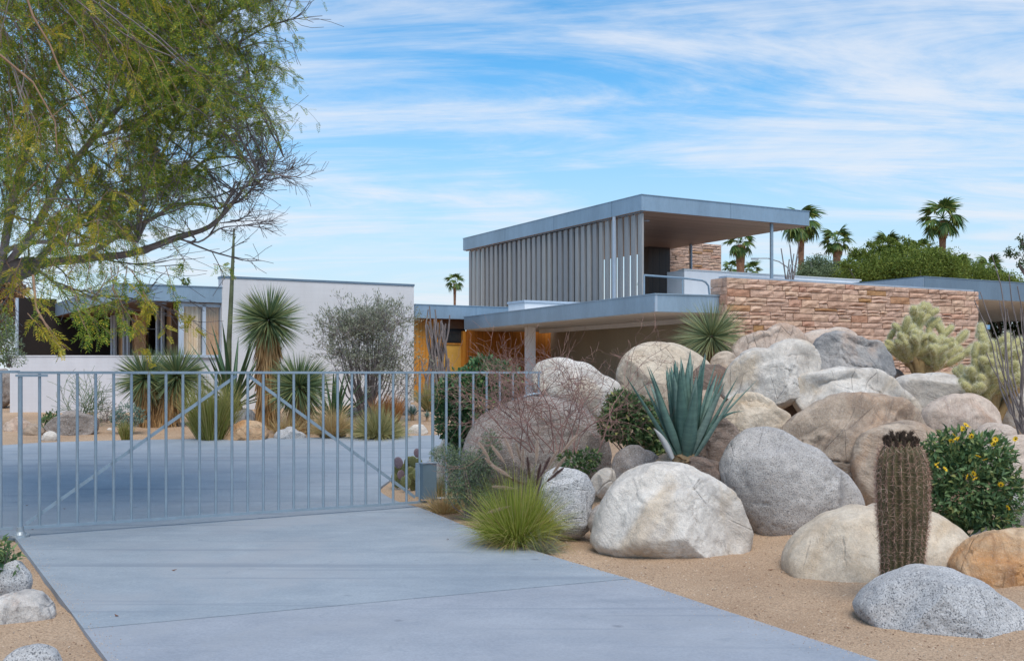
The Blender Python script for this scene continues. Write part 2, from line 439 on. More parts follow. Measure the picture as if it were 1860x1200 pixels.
M['paint_blue'] = m_simple('gate_paint', (0.265, 0.335, 0.395), 0.42, 0.25, 0.10, 9, 0.08, 0.5)
M['galv'] = m_simple('galvanised', (0.36, 0.40, 0.43), 0.45, 0.5, 0.2, 20, 0.2)
M['box_grey'] = m_simple('box_paint', (0.13, 0.185, 0.225), 0.45, 0.1, 0.10, 6, 0.08)
def m_fascia(name, col):
    m, nt, b = mat(name); co = coord(nt)
    mp = N(nt, 'ShaderNodeMapping', {'Vector': co, 'Scale': (1, 1, 0.25)})
    c = ramp(nt, noise(nt, mp.outputs[0], 1.6, 7, 0.6), [(0.3, tuple(x * 0.88 for x in col)), (0.7, tuple(x * 1.12 for x in col))])
    c = mixc(nt, 0.5, c, ramp(nt, noise(nt, mp.outputs[0], 22, 4, 0.6), [(0.3, (0.88,) * 3), (0.7, (1.1,) * 3)]), 'MULTIPLY')
    setb(nt, b, c, 0.42, 0.35, 0.5)
    bump(nt, b, noise(nt, co, 2.2, 3), 0.06, 0.02)
    return m
M['fascia'] = m_fascia('fascia_metal', (0.26, 0.35, 0.435))
M['fascia_dark'] = m_fascia('fascia_dark', (0.16, 0.225, 0.295))
M['fascia_pale'] = m_fascia('fascia_pale', (0.38, 0.45, 0.53))
m, nt, b = mat('louvre_metal'); co = coord(nt)
oi = N(nt, 'ShaderNodeObjectInfo')
c = ramp(nt, oi.outputs['Random'], [(0.0, (0.27, 0.265, 0.27)), (0.5, (0.34, 0.33, 0.325)), (1.0, (0.38, 0.36, 0.34))])
mp = N(nt, 'ShaderNodeMapping', {'Vector': co, 'Scale': (6, 6, 0.5)})
c = mixc(nt, 0.7, c, ramp(nt, noise(nt, mp.outputs[0], 4, 7, 0.65), [(0.3, (0.82,) * 3), (0.7, (1.15, 1.14, 1.12))]), 'MULTIPLY')
setb(nt, b, c, 0.5, 0.25, 0.5)
M['louvre'] = m
# painted brick walls
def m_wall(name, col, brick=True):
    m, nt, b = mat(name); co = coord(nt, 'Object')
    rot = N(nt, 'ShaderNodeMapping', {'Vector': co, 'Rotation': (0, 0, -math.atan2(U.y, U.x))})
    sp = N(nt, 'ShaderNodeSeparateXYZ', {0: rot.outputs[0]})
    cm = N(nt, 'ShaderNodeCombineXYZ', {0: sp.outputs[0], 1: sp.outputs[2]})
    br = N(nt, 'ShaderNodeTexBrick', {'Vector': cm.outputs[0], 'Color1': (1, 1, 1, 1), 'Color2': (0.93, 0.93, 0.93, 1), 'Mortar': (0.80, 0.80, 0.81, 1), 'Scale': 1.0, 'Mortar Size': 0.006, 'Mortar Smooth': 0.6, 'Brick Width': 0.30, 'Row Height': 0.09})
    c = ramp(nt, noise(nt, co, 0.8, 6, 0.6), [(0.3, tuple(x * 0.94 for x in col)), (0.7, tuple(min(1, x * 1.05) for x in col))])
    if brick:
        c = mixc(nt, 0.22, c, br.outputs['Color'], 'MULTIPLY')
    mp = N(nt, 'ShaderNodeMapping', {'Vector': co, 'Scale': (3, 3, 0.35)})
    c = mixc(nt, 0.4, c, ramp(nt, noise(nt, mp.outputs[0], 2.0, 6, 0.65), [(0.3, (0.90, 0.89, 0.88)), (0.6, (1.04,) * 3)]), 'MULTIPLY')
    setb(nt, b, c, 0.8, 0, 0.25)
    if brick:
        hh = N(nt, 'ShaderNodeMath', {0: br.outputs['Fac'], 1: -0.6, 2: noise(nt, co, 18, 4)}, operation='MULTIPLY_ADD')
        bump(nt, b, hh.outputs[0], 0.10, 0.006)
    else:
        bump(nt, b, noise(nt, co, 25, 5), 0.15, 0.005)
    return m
M['wall_white'] = m_wall('white_painted_brick', (0.64, 0.63, 0.64))
M['wall_low'] = m_wall('white_painted_low', (0.64, 0.63, 0.66))
M['plaster'] = m_wall('white_plaster', (0.80, 0.79, 0.80), False)
M['soffit_white'] = m_wall('soffit_plaster', (0.60, 0.60, 0.60), False)
M['olive'] = m_wall('olive_wall', (0.40, 0.36, 0.28), False)
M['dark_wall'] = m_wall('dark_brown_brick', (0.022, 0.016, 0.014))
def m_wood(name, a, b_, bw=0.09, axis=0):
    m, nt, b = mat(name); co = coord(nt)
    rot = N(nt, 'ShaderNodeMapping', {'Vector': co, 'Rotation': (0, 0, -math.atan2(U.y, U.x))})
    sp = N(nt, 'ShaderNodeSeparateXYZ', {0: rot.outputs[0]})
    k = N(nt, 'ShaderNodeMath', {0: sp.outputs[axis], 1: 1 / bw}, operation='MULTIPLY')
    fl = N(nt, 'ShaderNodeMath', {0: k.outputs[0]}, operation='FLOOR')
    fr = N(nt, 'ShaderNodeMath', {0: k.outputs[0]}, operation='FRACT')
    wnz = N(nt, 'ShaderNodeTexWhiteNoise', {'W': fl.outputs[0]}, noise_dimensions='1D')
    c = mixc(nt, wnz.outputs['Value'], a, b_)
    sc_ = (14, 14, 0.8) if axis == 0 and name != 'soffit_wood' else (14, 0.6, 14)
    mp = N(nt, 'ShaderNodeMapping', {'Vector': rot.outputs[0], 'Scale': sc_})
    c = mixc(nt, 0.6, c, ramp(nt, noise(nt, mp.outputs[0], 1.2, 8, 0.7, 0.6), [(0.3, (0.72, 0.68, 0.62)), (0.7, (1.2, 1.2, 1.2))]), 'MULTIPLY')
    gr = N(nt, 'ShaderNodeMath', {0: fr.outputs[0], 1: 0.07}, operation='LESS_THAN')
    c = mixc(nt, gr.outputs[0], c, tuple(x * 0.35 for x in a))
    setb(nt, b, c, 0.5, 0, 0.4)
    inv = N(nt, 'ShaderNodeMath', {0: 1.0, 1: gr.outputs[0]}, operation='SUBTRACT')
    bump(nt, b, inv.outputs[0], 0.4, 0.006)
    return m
M['wood'] = m_wood('cedar_boards', (0.58, 0.24, 0.035), (0.70, 0.32, 0.05), 0.10)
M['wood_deep'] = m_wood('redwood_boards', (0.46, 0.155, 0.025), (0.60, 0.235, 0.04), 0.11)
M['wood_door'] = m_simple('plywood_door', (0.62, 0.36, 0.08), 0.45, 0, 0.12, 3.0, 0.05)
M['soffit_wood'] = m_wood('soffit_wood', (0.40, 0.225, 0.145), (0.50, 0.30, 0.20), 0.13, 1)
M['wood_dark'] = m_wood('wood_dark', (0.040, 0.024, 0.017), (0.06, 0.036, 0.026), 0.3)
M['wood_brown'] = m_simple('wood_brown', (0.17, 0.09, 0.05), 0.5, 0, 0.2, 5)
m, nt, b = mat('glass_dark')
setb(nt, b, (0.03, 0.035, 0.04), 0.04, 0, 0.9)
M['glass_dark'] = m
m, nt, b = mat('glass_clear')
setb(nt, b, (0.8, 0.85, 0.85), 0.02, 0, 0.5)
gt = N(nt, 'ShaderNodeBsdfTransparent'); gg = N(nt, 'ShaderNodeBsdfGlossy', {'Roughness': 0.02, 'Color': (0.9, 0.95, 1, 1)})
ms = N(nt, 'ShaderNodeMixShader', {'Fac': 0.05}); nt.links.new(gt.outputs[0], ms.inputs[1]); nt.links.new(gg.outputs[0], ms.inputs[2])
nt.links.new(ms.outputs[0], nt.nodes['Material Output'].inputs['Surface'])
M['glass_clear'] = m
M['curtain'] = m_simple('curtain_cream', (0.78, 0.62, 0.44), 0.85, 0, 0.12, 3)
M['curtain_tan'] = m_simple('curtain_tan', (0.56, 0.34, 0.18), 0.85, 0, 0.15, 3)
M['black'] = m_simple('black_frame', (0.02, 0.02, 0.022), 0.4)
M['frame_pale'] = m_simple('frame_pale', (0.46, 0.52, 0.60), 0.5, 0.1, 0.06)
M['sign_blue'] = m_simple('sign_blue', (0.16, 0.34, 0.55), 0.5)
# sandstone blocks, a tone for each
m, nt, b = mat('sandstone'); oi = N(nt, 'ShaderNodeObjectInfo'); g = N(nt, 'ShaderNodeNewGeometry')
rn = N(nt, 'ShaderNodeMath', {0: oi.outputs['Random'], 1: g.outputs['Random Per Island']}, operation='ADD')
fr = N(nt, 'ShaderNodeMath', {0: rn.outputs[0]}, operation='FRACT')
c = ramp(nt, fr.outputs[0], [(0.0, (0.47, 0.30, 0.22)), (0.25, (0.60, 0.405, 0.31)), (0.5, (0.52, 0.355, 0.28)), (0.75, (0.64, 0.445, 0.325)), (0.93, (0.50, 0.28, 0.205)), (1.0, (0.42, 0.24, 0.11))])
co = coord(nt)
c = mixc(nt, 0.75, c, ramp(nt, noise(nt, co, 7, 7, 0.66), [(0.3, (0.66, 0.64, 0.62)), (0.7, (1.22, 1.22, 1.2))]), 'MULTIPLY')
setb(nt, b, c, 0.92, 0, 0.15)
bump(nt, b, noise(nt, co, 16, 7, 0.7), 0.9, 0.03)
M['sandstone'] = m
M['mortar'] = m_simple('mortar', (0.17, 0.115, 0.08), 0.95, 0, 0.2, 9)

# foliage
M['mesq'] = m_leaf('mesquite_leaf', [(0.0, (0.09, 0.17, 0.03)), (0.35, (0.17, 0.27, 0.035)), (0.65, (0.27, 0.34, 0.04)), (0.88, (0.46, 0.45, 0.05)), (1.0, (0.62, 0.48, 0.05))], 0.5, 0.5)
M['mesq_yellow'] = m_leaf('mesquite_leaf_yellow', [(0.0, (0.22, 0.26, 0.03)), (0.5, (0.40, 0.35, 0.035)), (1.0, (0.58, 0.42, 0.04))], 0.5, 0.45)
M['bark'] = m_simple('bark_grey', (0.20, 0.17, 0.165), 0.9, 0, 0.3, 10, 0.8)
M['bark_pale'] = m_simple('bark_pale', (0.36, 0.32, 0.33), 0.9, 0, 0.25, 10, 0.6)
M['twig_warm'] = m_simple('twig_warm', (0.26, 0.16, 0.10), 0.85, 0, 0.25, 10)
M['twig_red'] = m_simple('twig_red', (0.25, 0.145, 0.125), 0.85, 0, 0.3, 10)
M['twig_grey'] = m_simple('twig_grey', (0.20, 0.17, 0.165), 0.9, 0, 0.3, 10)
M['palm_trunk'] = m_simple('palm_trunk', (0.24, 0.125, 0.075), 0.95, 0, 0.45, 5, 1.0)
M['palm'] = m_leaf('palm_leaf', [(0.0, (0.042, 0.102, 0.030)), (0.6, (0.096, 0.168, 0.036)), (1.0, (0.240, 0.252, 0.060))], 0.5, 0.2)
M['palm_dead'] = m_leaf('palm_dead', [(0.0, (0.20, 0.10, 0.05)), (1.0, (0.34, 0.2, 0.1))], 0.8, 0.1)
M['tree_far'] = m_leaf('tree_far_leaf', [(0.0, (0.106, 0.156, 0.031)), (0.6, (0.181, 0.237, 0.037)), (1.0, (0.294, 0.331, 0.062))], 0.6, 0.3)
M['tree_far_grey'] = m_leaf('tree_far_grey_leaf', [(0.0, (0.117, 0.156, 0.078)), (1.0, (0.221, 0.273, 0.143))], 0.6, 0.3)
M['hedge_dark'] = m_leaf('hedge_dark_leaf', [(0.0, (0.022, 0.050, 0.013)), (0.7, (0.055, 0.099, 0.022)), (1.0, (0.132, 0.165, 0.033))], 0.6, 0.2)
M['yucca'] = m_leaf('yucca_leaf', [(0.0, (0.095, 0.155, 0.08)), (0.55, (0.16, 0.225, 0.11)), (0.85, (0.27, 0.31, 0.13)), (1.0, (0.42, 0.40, 0.18))], 0.45, 0.15)
M['yucca_pale'] = m_leaf('yucca_pale', [(0.0, (0.12, 0.17, 0.09)), (0.5, (0.24, 0.29, 0.15)), (0.85, (0.40, 0.42, 0.20)), (1.0, (0.55, 0.46, 0.22))], 0.45, 0.15)
M['yucca_thatch'] = m_leaf('yucca_thatch', [(0.0, (0.26, 0.15, 0.07)), (0.5, (0.42, 0.245, 0.10)), (1.0, (0.52, 0.34, 0.17))], 0.8, 0.1)
M['agave_dark'] = m_leaf('agave_dark', [(0.0, (0.040, 0.098, 0.046)), (1.0, (0.081, 0.149, 0.063))], 0.4, 0.05)
M['grass_dry'] = m_leaf('grass_dry', [(0.0, (0.42, 0.28, 0.13)), (0.5, (0.56, 0.39, 0.20)), (1.0, (0.48, 0.40, 0.17))], 0.7, 0.2)
M['grass_olive'] = m_leaf('grass_olive', [(0.0, (0.20, 0.21, 0.085)), (0.6, (0.38, 0.35, 0.15)), (1.0, (0.54, 0.46, 0.24))], 0.7, 0.2)
M['grass_rust'] = m_leaf('grass_rust', [(0.0, (0.260, 0.117, 0.046)), (1.0, (0.494, 0.247, 0.091))], 0.7, 0.2)
M['grass_lime'] = m_leaf('grass_lime', [(0.0, (0.17, 0.23, 0.035)), (0.45, (0.32, 0.37, 0.06)), (0.8, (0.50, 0.48, 0.13)), (1.0, (0.52, 0.40, 0.20))], 0.5, 0.4)
M['grass_yellowgreen'] = m_leaf('grass_yellowgreen', [(0.0, (0.17, 0.19, 0.04)), (0.5, (0.31, 0.31, 0.08)), (1.0, (0.46, 0.38, 0.17))], 0.6, 0.3)
M['shrub_green'] = m_leaf('shrub_green', [(0.0, (0.058, 0.130, 0.058)), (0.6, (0.104, 0.202, 0.085)), (1.0, (0.182, 0.273, 0.098))], 0.4, 0.2)
M['shrub_mid'] = m_leaf('shrub_mid', [(0.0, (0.055, 0.115, 0.05)), (0.5, (0.115, 0.20, 0.08)), (0.85, (0.19, 0.27, 0.11)), (1.0, (0.36, 0.36, 0.12))], 0.5, 0.25)
M['shrub_olive'] = m_leaf('shrub_olive', [(0.0, (0.114, 0.168, 0.102)), (0.7, (0.180, 0.240, 0.150)), (1.0, (0.288, 0.324, 0.132))], 0.6, 0.2)
M['shrub_bluegrey'] = m_leaf('shrub_bluegrey', [(0.0, (0.12, 0.20, 0.16)), (1.0, (0.22, 0.31, 0.25))], 0.6, 0.2)
M['shrub_grey'] = m_leaf('shrub_grey', [(0.0, (0.20, 0.21, 0.15)), (0.6, (0.30, 0.32, 0.23)), (1.0, (0.44, 0.44, 0.32))], 0.7, 0.3)
M['leaf_dryyellow'] = m_leaf('leaf_dryyellow', [(0.0, (0.30, 0.24, 0.05)), (1.0, (0.42, 0.32, 0.08))], 0.6, 0.3)
M['plume'] = m_leaf('plume_fuzz', [(0.0, (0.46, 0.32, 0.25)), (1.0, (0.78, 0.64, 0.52))], 0.8, 0.3)
M['plume_dark'] = m_leaf('plume_fuzz_dark', [(0.0, (0.14, 0.075, 0.075)), (1.0, (0.28, 0.18, 0.15))], 0.8, 0.3)
M['petal'] = m_leaf('petal', [(0.0, (0.80, 0.48, 0.01)), (1.0, (0.90, 0.62, 0.03))], 0.5, 0.3)
M['spine_red'] = m_leaf('spine_red', [(0.0, (0.26, 0.13, 0.10)), (0.6, (0.46, 0.27, 0.20)), (1.0, (0.60, 0.42, 0.33))], 0.6, 0.1)
M['spine_pale'] = m_leaf('spine_pale', [(0.0, (0.88, 0.82, 0.56)), (1.0, (0.95, 0.93, 0.78))], 0.5, 0.5)
M['cactus'] = m_simple('barrel_skin', (0.085, 0.072, 0.030), 0.6, 0, 0.3, 8)
M['cactus_fruit'] = m_simple('dry_fruit', (0.045, 0.028, 0.018), 0.85, 0, 0.4, 20)
M['pad'] = m_simple('prickly_pad', (0.155, 0.165, 0.065), 0.55, 0, 0.3, 9)
M['pad_purple'] = m_simple('prickly_pad_purple', (0.17, 0.125, 0.15), 0.55, 0, 0.3, 9)
M['cholla'] = m_simple('cholla_skin', (0.36, 0.33, 0.14), 0.7, 0, 0.25, 12)
M['cholla_old'] = m_simple('cholla_trunk', (0.33, 0.22, 0.10), 0.9, 0, 0.35, 8)
m, nt, b = mat('agave_blue'); co = coord(nt); oi = N(nt, 'ShaderNodeObjectInfo')
c = ramp(nt, oi.outputs['Random'], [(0.0, (0.075, 0.15, 0.125)), (0.5, (0.125, 0.21, 0.175)), (1.0, (0.20, 0.275, 0.235))])
mp = N(nt, 'ShaderNodeMapping', {'Vector': co, 'Scale': (1, 1, 9)})
c = mixc(nt, 0.6, c, ramp(nt, noise(nt, mp.outputs[0], 1.6, 4), [(0.40, (0.66, 0.70, 0.74)), (0.60, (1.22, 1.2, 1.18))]), 'MULTIPLY')
setb(nt, b, c, 0.62, 0, 0.3)
M['agave_blue'] = m
M['leaf_pale'] = m_simple('leaf_pale_dead', (0.50, 0.50, 0.50), 0.7)
M['stalk'] = m_simple('agave_stalk', (0.10, 0.115, 0.06), 0.7, 0, 0.5, 4)
M['agave_base'] = m_simple('agave_base', (0.30, 0.20, 0.11), 0.85, 0, 0.4, 14)
M['dead_leaf'] = m_simple('dead_leaf', (0.14, 0.06, 0.03), 0.8)

# ============================================================ THE GROUND
xs = np.concatenate([[-900, -250, -80, -45], np.arange(-30, 30.01, 0.2), [45, 80, 250, 900]])
ys = np.concatenate([[-300, -60, -12, -4], np.arange(0, 12.4, 0.2), np.arange(12.5, 34, 0.25), [40, 70, 150, 400, 1500]])
gx, gy = np.meshgrid(xs, ys)
zz = gz(gx, gy)
near = (np.abs(gx) < 29) & (gy > 0.5) & (gy < 33)
pp = np.stack([gx.ravel(), gy.ravel(), gx.ravel() * 0], -1)
zz = zz + np.where(near, (0.014 * fbm(pp * 2.6, 3, 3) + 0.02 * vnoise(pp * 0.7, 9)).reshape(gx.shape) - 0.02, -0.02)
v = np.stack([gx, gy, zz], -1).reshape(-1, 3)
nx, ny = len(xs), len(ys)
i = (np.arange(ny - 1)[:, None] * nx + np.arange(nx - 1)[None, :]).ravel()
f = np.stack([i, i + 1, i + nx + 1, i + nx], -1)
mb = MB(); mb.add(v, f)
ground = mb.build('ground', M['sand'], smooth=True)
tag(ground, 'pale tan decomposed granite ground', None, None, 'structure')
def gsurf(x, y):
    p = np.array([[x, y, 0.0]])
    return float(gz(x, y) + 0.014 * fbm(p * 2.6, 3, 3)[0] + 0.02 * vnoise(p * 0.7, 9)[0] - 0.02)

# ------------------------------------------------------------ concrete drive in three slabs with open joints
T = 0.03
def smooth_poly(pts, n=6):
    out = []
    for k in range(len(pts) - 1):
        p0 = pts[max(k - 1, 0)]; p1 = pts[k]; p2 = pts[k + 1]; p3 = pts[min(k + 2, len(pts) - 1)]
        for j in range(n):
            t = j / n
            out.append(tuple(0.5 * ((2 * p1[a]) + (-p0[a] + p2[a]) * t + (2 * p0[a] - 5 * p1[a] + 4 * p2[a] - p3[a]) * t * t + (-p0[a] + 3 * p1[a] - 3 * p2[a] + p3[a]) * t ** 3) for a in (0, 1)))
    out.append(pts[-1])
    return out
jd = Vector((3.3, 1.46)).normalized(); jn = Vector((-jd.y, jd.x)) * 0.010
JL, JR = Vector((-2.62, 6.42)), Vector((0.90, 7.98))
right_edge = smooth_poly([(3.6, 2.4), (1.95, 5.81), (1.25, 7.23), (0.90, 7.98)])
mb = MB(); mb.prism([(0.9, 0.5), (JL - jn)[:], (JR - jn)[:]] + [tuple(p) for p in right_edge[::-1][1:]] + [(4.8, 0.5)], -0.12, T)
mcn = M['concrete'].copy(); mcn.name = 'concrete_near'
for nd_ in mcn.node_tree.nodes:
    if nd_.type == 'VALTORGB' and abs(nd_.color_ramp.elements[0].color[0] - 0.245) < .01:
        nd_.color_ramp.elements[0].color = (0.265, 0.288, 0.332, 1); nd_.color_ramp.elements[1].color = (0.325, 0.35, 0.392, 1)
d1 = mb.build('driveway', mcn); tag(d1, 'near slab of the blue grey concrete driveway', None, None, 'structure')
mid_r = smooth_poly([(0.90, 7.98), (0.64, 8.42), (0.12, 9.39), (-0.44, 10.63), (-1.02, 12.05), (-1.28, 12.5)])
mb = MB(); mb.prism([(JL + jn)[:], (-4.75, 10.02), (-5.4, 10.35), (-14, 11.6), (-14, 12.5)] + mid_r[::-1][:-1] + [(JR + jn)[:]], -0.12, T)
d2 = mb.build('driveway', M['concrete']); tag(d2, 'middle slab of the concrete driveway running under the gate', None, None, 'structure')
far_l = [G(px, py)[:2] for px, py in ((-300, 832), (-120, 819), (0, 811.5), (90, 806), (250, 801.5), (480, 798), (640, 796), (780, 793), (900, 788))]
isl = smooth_poly([(-1.28, 12.5), (-1.52, 12.95), (-1.70, 13.5), (-1.68, 14.1), (-1.52, 15.2), (-1.1, 16.6), (-0.2, 17.6), (1.2, 18.3)])
zf = lambda x, y: SLOPE * (y - SLOPE0) + T
mb = MB(); mb.prism([(-14, 12.503)] + [(p[0], p[1]) for p in smooth_poly([(-14, 15.6)] + far_l)] + [(1.2, 20.5)] + isl[::-1][:-1] + [(-1.28, 12.503)], lambda x, y: zf(x, y) - 0.14, zf)
d3 = mb.build('driveway', M['concrete']); tag(d3, 'far slab of the concrete driveway curving away behind the gate', None, None, 'structure')

# ============================================================ THE GATE AND FENCE
GL = Vector(((36.8 - 930) / F * 10.0, 10.0, 0)); GR = Vector(((786 - 930) / F * 12.3, 12.3, 0))
gd = (GR - GL).normalized(); gn = Vector((-gd.y, gd.x, 0)); GLEN = (GR - GL).length
TOPZ, BOTZ = 1.592, 0.115
def gp(s, z, off=0): return GL + gd * s + gn * off + Vector((0, 0, z))
gate = thing('gate', GL, 'long blue grey metal driveway gate of thin vertical bars with two diagonal braces', 'gate')
def rail(name, a, b, h, th, mt, par):
    a = Vector(a); b = Vector(b); d = (b - a); L = d.length; d.normalize()
    mb = MB()
    rot = d.to_track_quat('X', 'Z').to_matrix()
    mb.box((a + b) / 2, (L / 2, th / 2, h / 2), rot)
    return mb.build(name, mt, par)
rail('top_rail', gp(-0.02, TOPZ), gp(GLEN - 0.03, TOPZ), 0.026, 0.034, M['paint_blue'], gate)
rail('bottom_rail', gp(0.03, BOTZ), gp(GLEN - 0.06, BOTZ - 0.03), 0.026, 0.034, M['paint_blue'], gate)
me_p = None
for k in range(1, 26):
    s = GLEN * k / 26
    mb = MB(); mb.tube([gp(s, BOTZ - 0.015), gp(s, TOPZ - 0.008)], 0.0145, 8)
    o = mb.build('picket', M['paint_blue'], gate, smooth=True)
sA = GLEN * 12.35 / 26
rail('brace', gp(0.05, BOTZ + 0.03, 0.02), gp(sA, TOPZ - 0.03, 0.02), 0.032, 0.010, M['paint_blue'], gate)
rail('brace', gp(sA + 0.12, TOPZ - 0.03, 0.02), gp(GLEN - 0.22, BOTZ + 0.03, 0.02), 0.032, 0.010, M['paint_blue'], gate)
mb = MB(); mb.tube([gp(0, 0.12), gp(0, TOPZ - 0.02)], 0.021, 10); post = mb.build('hinge_post', M['paint_blue'], gate, smooth=True)
mb = MB()
mb.tube([gp(0, T), gp(0, T + 0.022), gp(0, T + 0.0225), gp(0, T + 0.05), gp(0, 0.125), gp(0, 0.126)], [0.085, 0.083, 0.055, 0.036, 0.031, 0.02], 18)
fl = mb.build('base_flange', M['galv'], gate, smooth=False)
for a in range(6):
    mb = MB(); c = gp(0, T) + Vector((math.cos(a * 1.047 + .3) * 0.068, math.sin(a * 1.047 + .3) * 0.068, 0))
    mb.tube([c, c + Vector((0, 0, 0.034))], 0.008, 6); mb.build('bolt', M['galv'], fl)
mb = MB(); mb.box(gp(0.1, TOPZ - 0.028), (0.14, 0.026, 0.011), gd.to_track_quat('X', 'Z').to_matrix()); mb.build('hinge_plate', M['paint_blue'], gate)
# operator box on the gate's latch end
ob = gp(GLEN - 0.155, 0)
mb = MB(); mb.bar(ob - gd * 0.02 - gn * 0.10, gd, 0.175, 0.09, 0.125, 0.535); bx = mb.build('lock_box', M['box_grey'], gate)
mb = MB(); mb.bar(ob - gd * 0.028 - gn * 0.108, gd, 0.191, 0.106, 0.536, 0.549); mb.build('box_lid', M['paint_blue'], bx)
mb = MB(); mb.bar(ob - gd * 0.05 - gn * 0.008, gd, 0.04, 0.05, 0.15, 0.54); mb.build('box_bracket', M['paint_blue'], bx)

# fence that carries on from the latch post up over the big boulder
fence = thing('fence', GR, 'blue grey bar fence right of the gate, its lower rail curving up over the boulder', 'fence')
fd = Vector((0.90, 0.30, 0)).normalized()
def fp(s, z): return GR + fd * s + Vector((0, 0, z))
FL = 1.35
mb = MB(); mb.tube([fp(0, -0.03), fp(0, TOPZ)], 0.019, 10); mb.build('post', M['paint_blue'], fence, smooth=True)
mb = MB(); mb.tube([fp(0.165, -0.03), fp(0.165, TOPZ)], 0.016, 8); mb.build('post', M['paint_blue'], fence, smooth=True)
rail('top_rail', fp(-0.08, TOPZ), fp(FL, TOPZ), 0.026, 0.034, M['paint_blue'], fence)
curve = [(0.0, 0.115), (0.40, 0.115), (0.56, 0.15), (0.64, 0.36), (0.66, 0.70), (0.72, 0.98), (0.86, 1.14), (1.06, 1.27), (1.2, 1.32), (FL, 1.34)]
cc = smooth_poly(curve, 5)
mb = MB(); mb.tube([fp(s, z) for s, z in cc], 0.017, 8); mb.build('bottom_rail', M['paint_blue'], fence, smooth=True)
for k in range(2, 9):
    s = 0.165 * k
    zb = float(np.interp(s, [c[0] for c in cc], [c[1] for c in cc]))
    mb = MB(); mb.tube([fp(s, zb), fp(s, TOPZ)], 0.0145, 8); mb.build('picket', M['paint_blue'], fence, smooth=True)
fence2 = thing('fence', GL - gd * 0.2, 'blue grey bar fence cut off by the left edge of the view', 'fence')
f2 = -gd
def f2p(s, z): return GL + f2 * (0.0 + s) + gn * 0.03 + Vector((0, 0, z))
rail('top_rail', f2p(0.0, TOPZ + 0.008), f2p(2.6, TOPZ + 0.008), 0.026, 0.034, M['paint_blue'], fence2)
rail('bottom_rail', f2p(0.06, BOTZ), f2p(2.6, BOTZ), 0.026, 0.034, M['paint_blue'], fence2)
for k in range(1, 16):
    mb = MB(); mb.tube([f2p(0.165 * k, 0.1), f2p(0.165 * k, TOPZ)], 0.0145, 8); mb.build('picket', M['paint_blue'], fence2, smooth=True)
for s in (0.9, 2.5):
    mb = MB(); mb.tube([f2p(s, -0.03), f2p(s, TOPZ)], 0.02, 8); mb.build('post', M['paint_blue'], fence2, smooth=True)

# ============================================================ THE HOUSE
W0 = Vector((-6.91, 25, 0)); GRZ = 0.3
house = thing('house', (-1.5, 28, 0.6), 'low modern flat roofed house with metal fascias and a louvred upper pavilion', 'house')
def pr(name, poly, z0, z1, mt, par=house):
    mb = MB(); mb.prism([tuple(p)[:2] for p in poly], z0, z1); return mb.build(name, mt, par)
def br(name, p, d, L, th, z0, z1, mt, par=house):
    mb = MB(); mb.bar(p, d, L, th, z0, z1); return mb.build(name, mt, par)
# tall white wall
tw = br('white_wall', W0, U, 4.98, 0.34, GRZ, 3.83, M['wall_white'])
br('coping', W0 - U * 0.015 - V * 0.015, U, 5.01, 0.37, 3.832, 3.885, M['fascia_dark'], tw)
def roof(name, poly, zb, zt, mt, soff=None, lip=True):
    """slab with metal fascia, a slim drip lip on top and a recessed soffit board"""
    poly = [Vector((p[0], p[1])) for p in poly]
    o = pr(name, poly, zb, zt, mt)
    c = sum(poly, Vector((0, 0))) / len(poly)
    if lip:
        big = [c + (p - c) * (1 + 0.018 / max((p - c).length, .1) * 1.3) for p in poly]
        pr('drip_edge', big, zt + 0.001, zt + 0.022, mt, o)
    if soff:
        small = [c + (p - c) * (1 - 0.035 / (p - c).length) for p in poly]
        pr('soffit', small, zb - 0.012, zb - 0.001, soff, o)
    return o
def seams(o, p, d, L, z0, z1, step, mt):
    n = Vector((d.y, -d.x, 0))
    k = step
    while k < L:
        br('fascia_seam', p + d * k + n * 0.004, d, 0.012, 0.006, z0 + 0.002, z1 - 0.002, mt, o)
        k += step
# left wing
C1 = along(W0, U, 213)
sdir = Vector((-0.531, 0.847, 0)).normalized()
lw = roof('left_roof', [C1, along(W0, U, 403.5), along(W0, U, 403.5) + V * 8, C1 + sdir * 9.4], 3.24, 3.60, M['fascia'], M['wood_brown'])
seams(lw, C1, U, 2.3, 3.24, 3.60, 1.22, M['fascia_dark'])
wr = W0 + V * 0.10
base = along(wr, U, 330)
br('window_base', base, U, (along(wr, U, 403) - base).length, 0.2, GRZ, 1.93, M['wall_low'])
wind = br('window_sill', base - V * 0.06 - U * 0.08, U, (along(wr, U, 403) - base).length + 0.08, 0.24, 1.932, 2.0, M['frame_pale'])
for a, b_ in ((325, 334), (368, 374), (400, 403.6)):
    p = along(wr, U, a); q = along(wr, U, b_)
    br('mullion', p, U, (q - p).length, 0.09, 2.001, 3.225, M['frame_pale'])
p = along(wr, U, 334); q = along(wr, U, 400)
br('window_head', p, U, (q - p).length, 0.07, 3.14, 3.224, M['frame_pale'])
br('glass_pane', p + V * 0.04, U, (along(wr, U, 368) - p).length, 0.008, 2.003, 3.138, M['glass_clear'])
p2 = along(wr, U, 374); br('glass_pane', p2 + V * 0.04, U, (along(wr, U, 400) - p2).length, 0.008, 2.003, 3.138, M['glass_clear'])
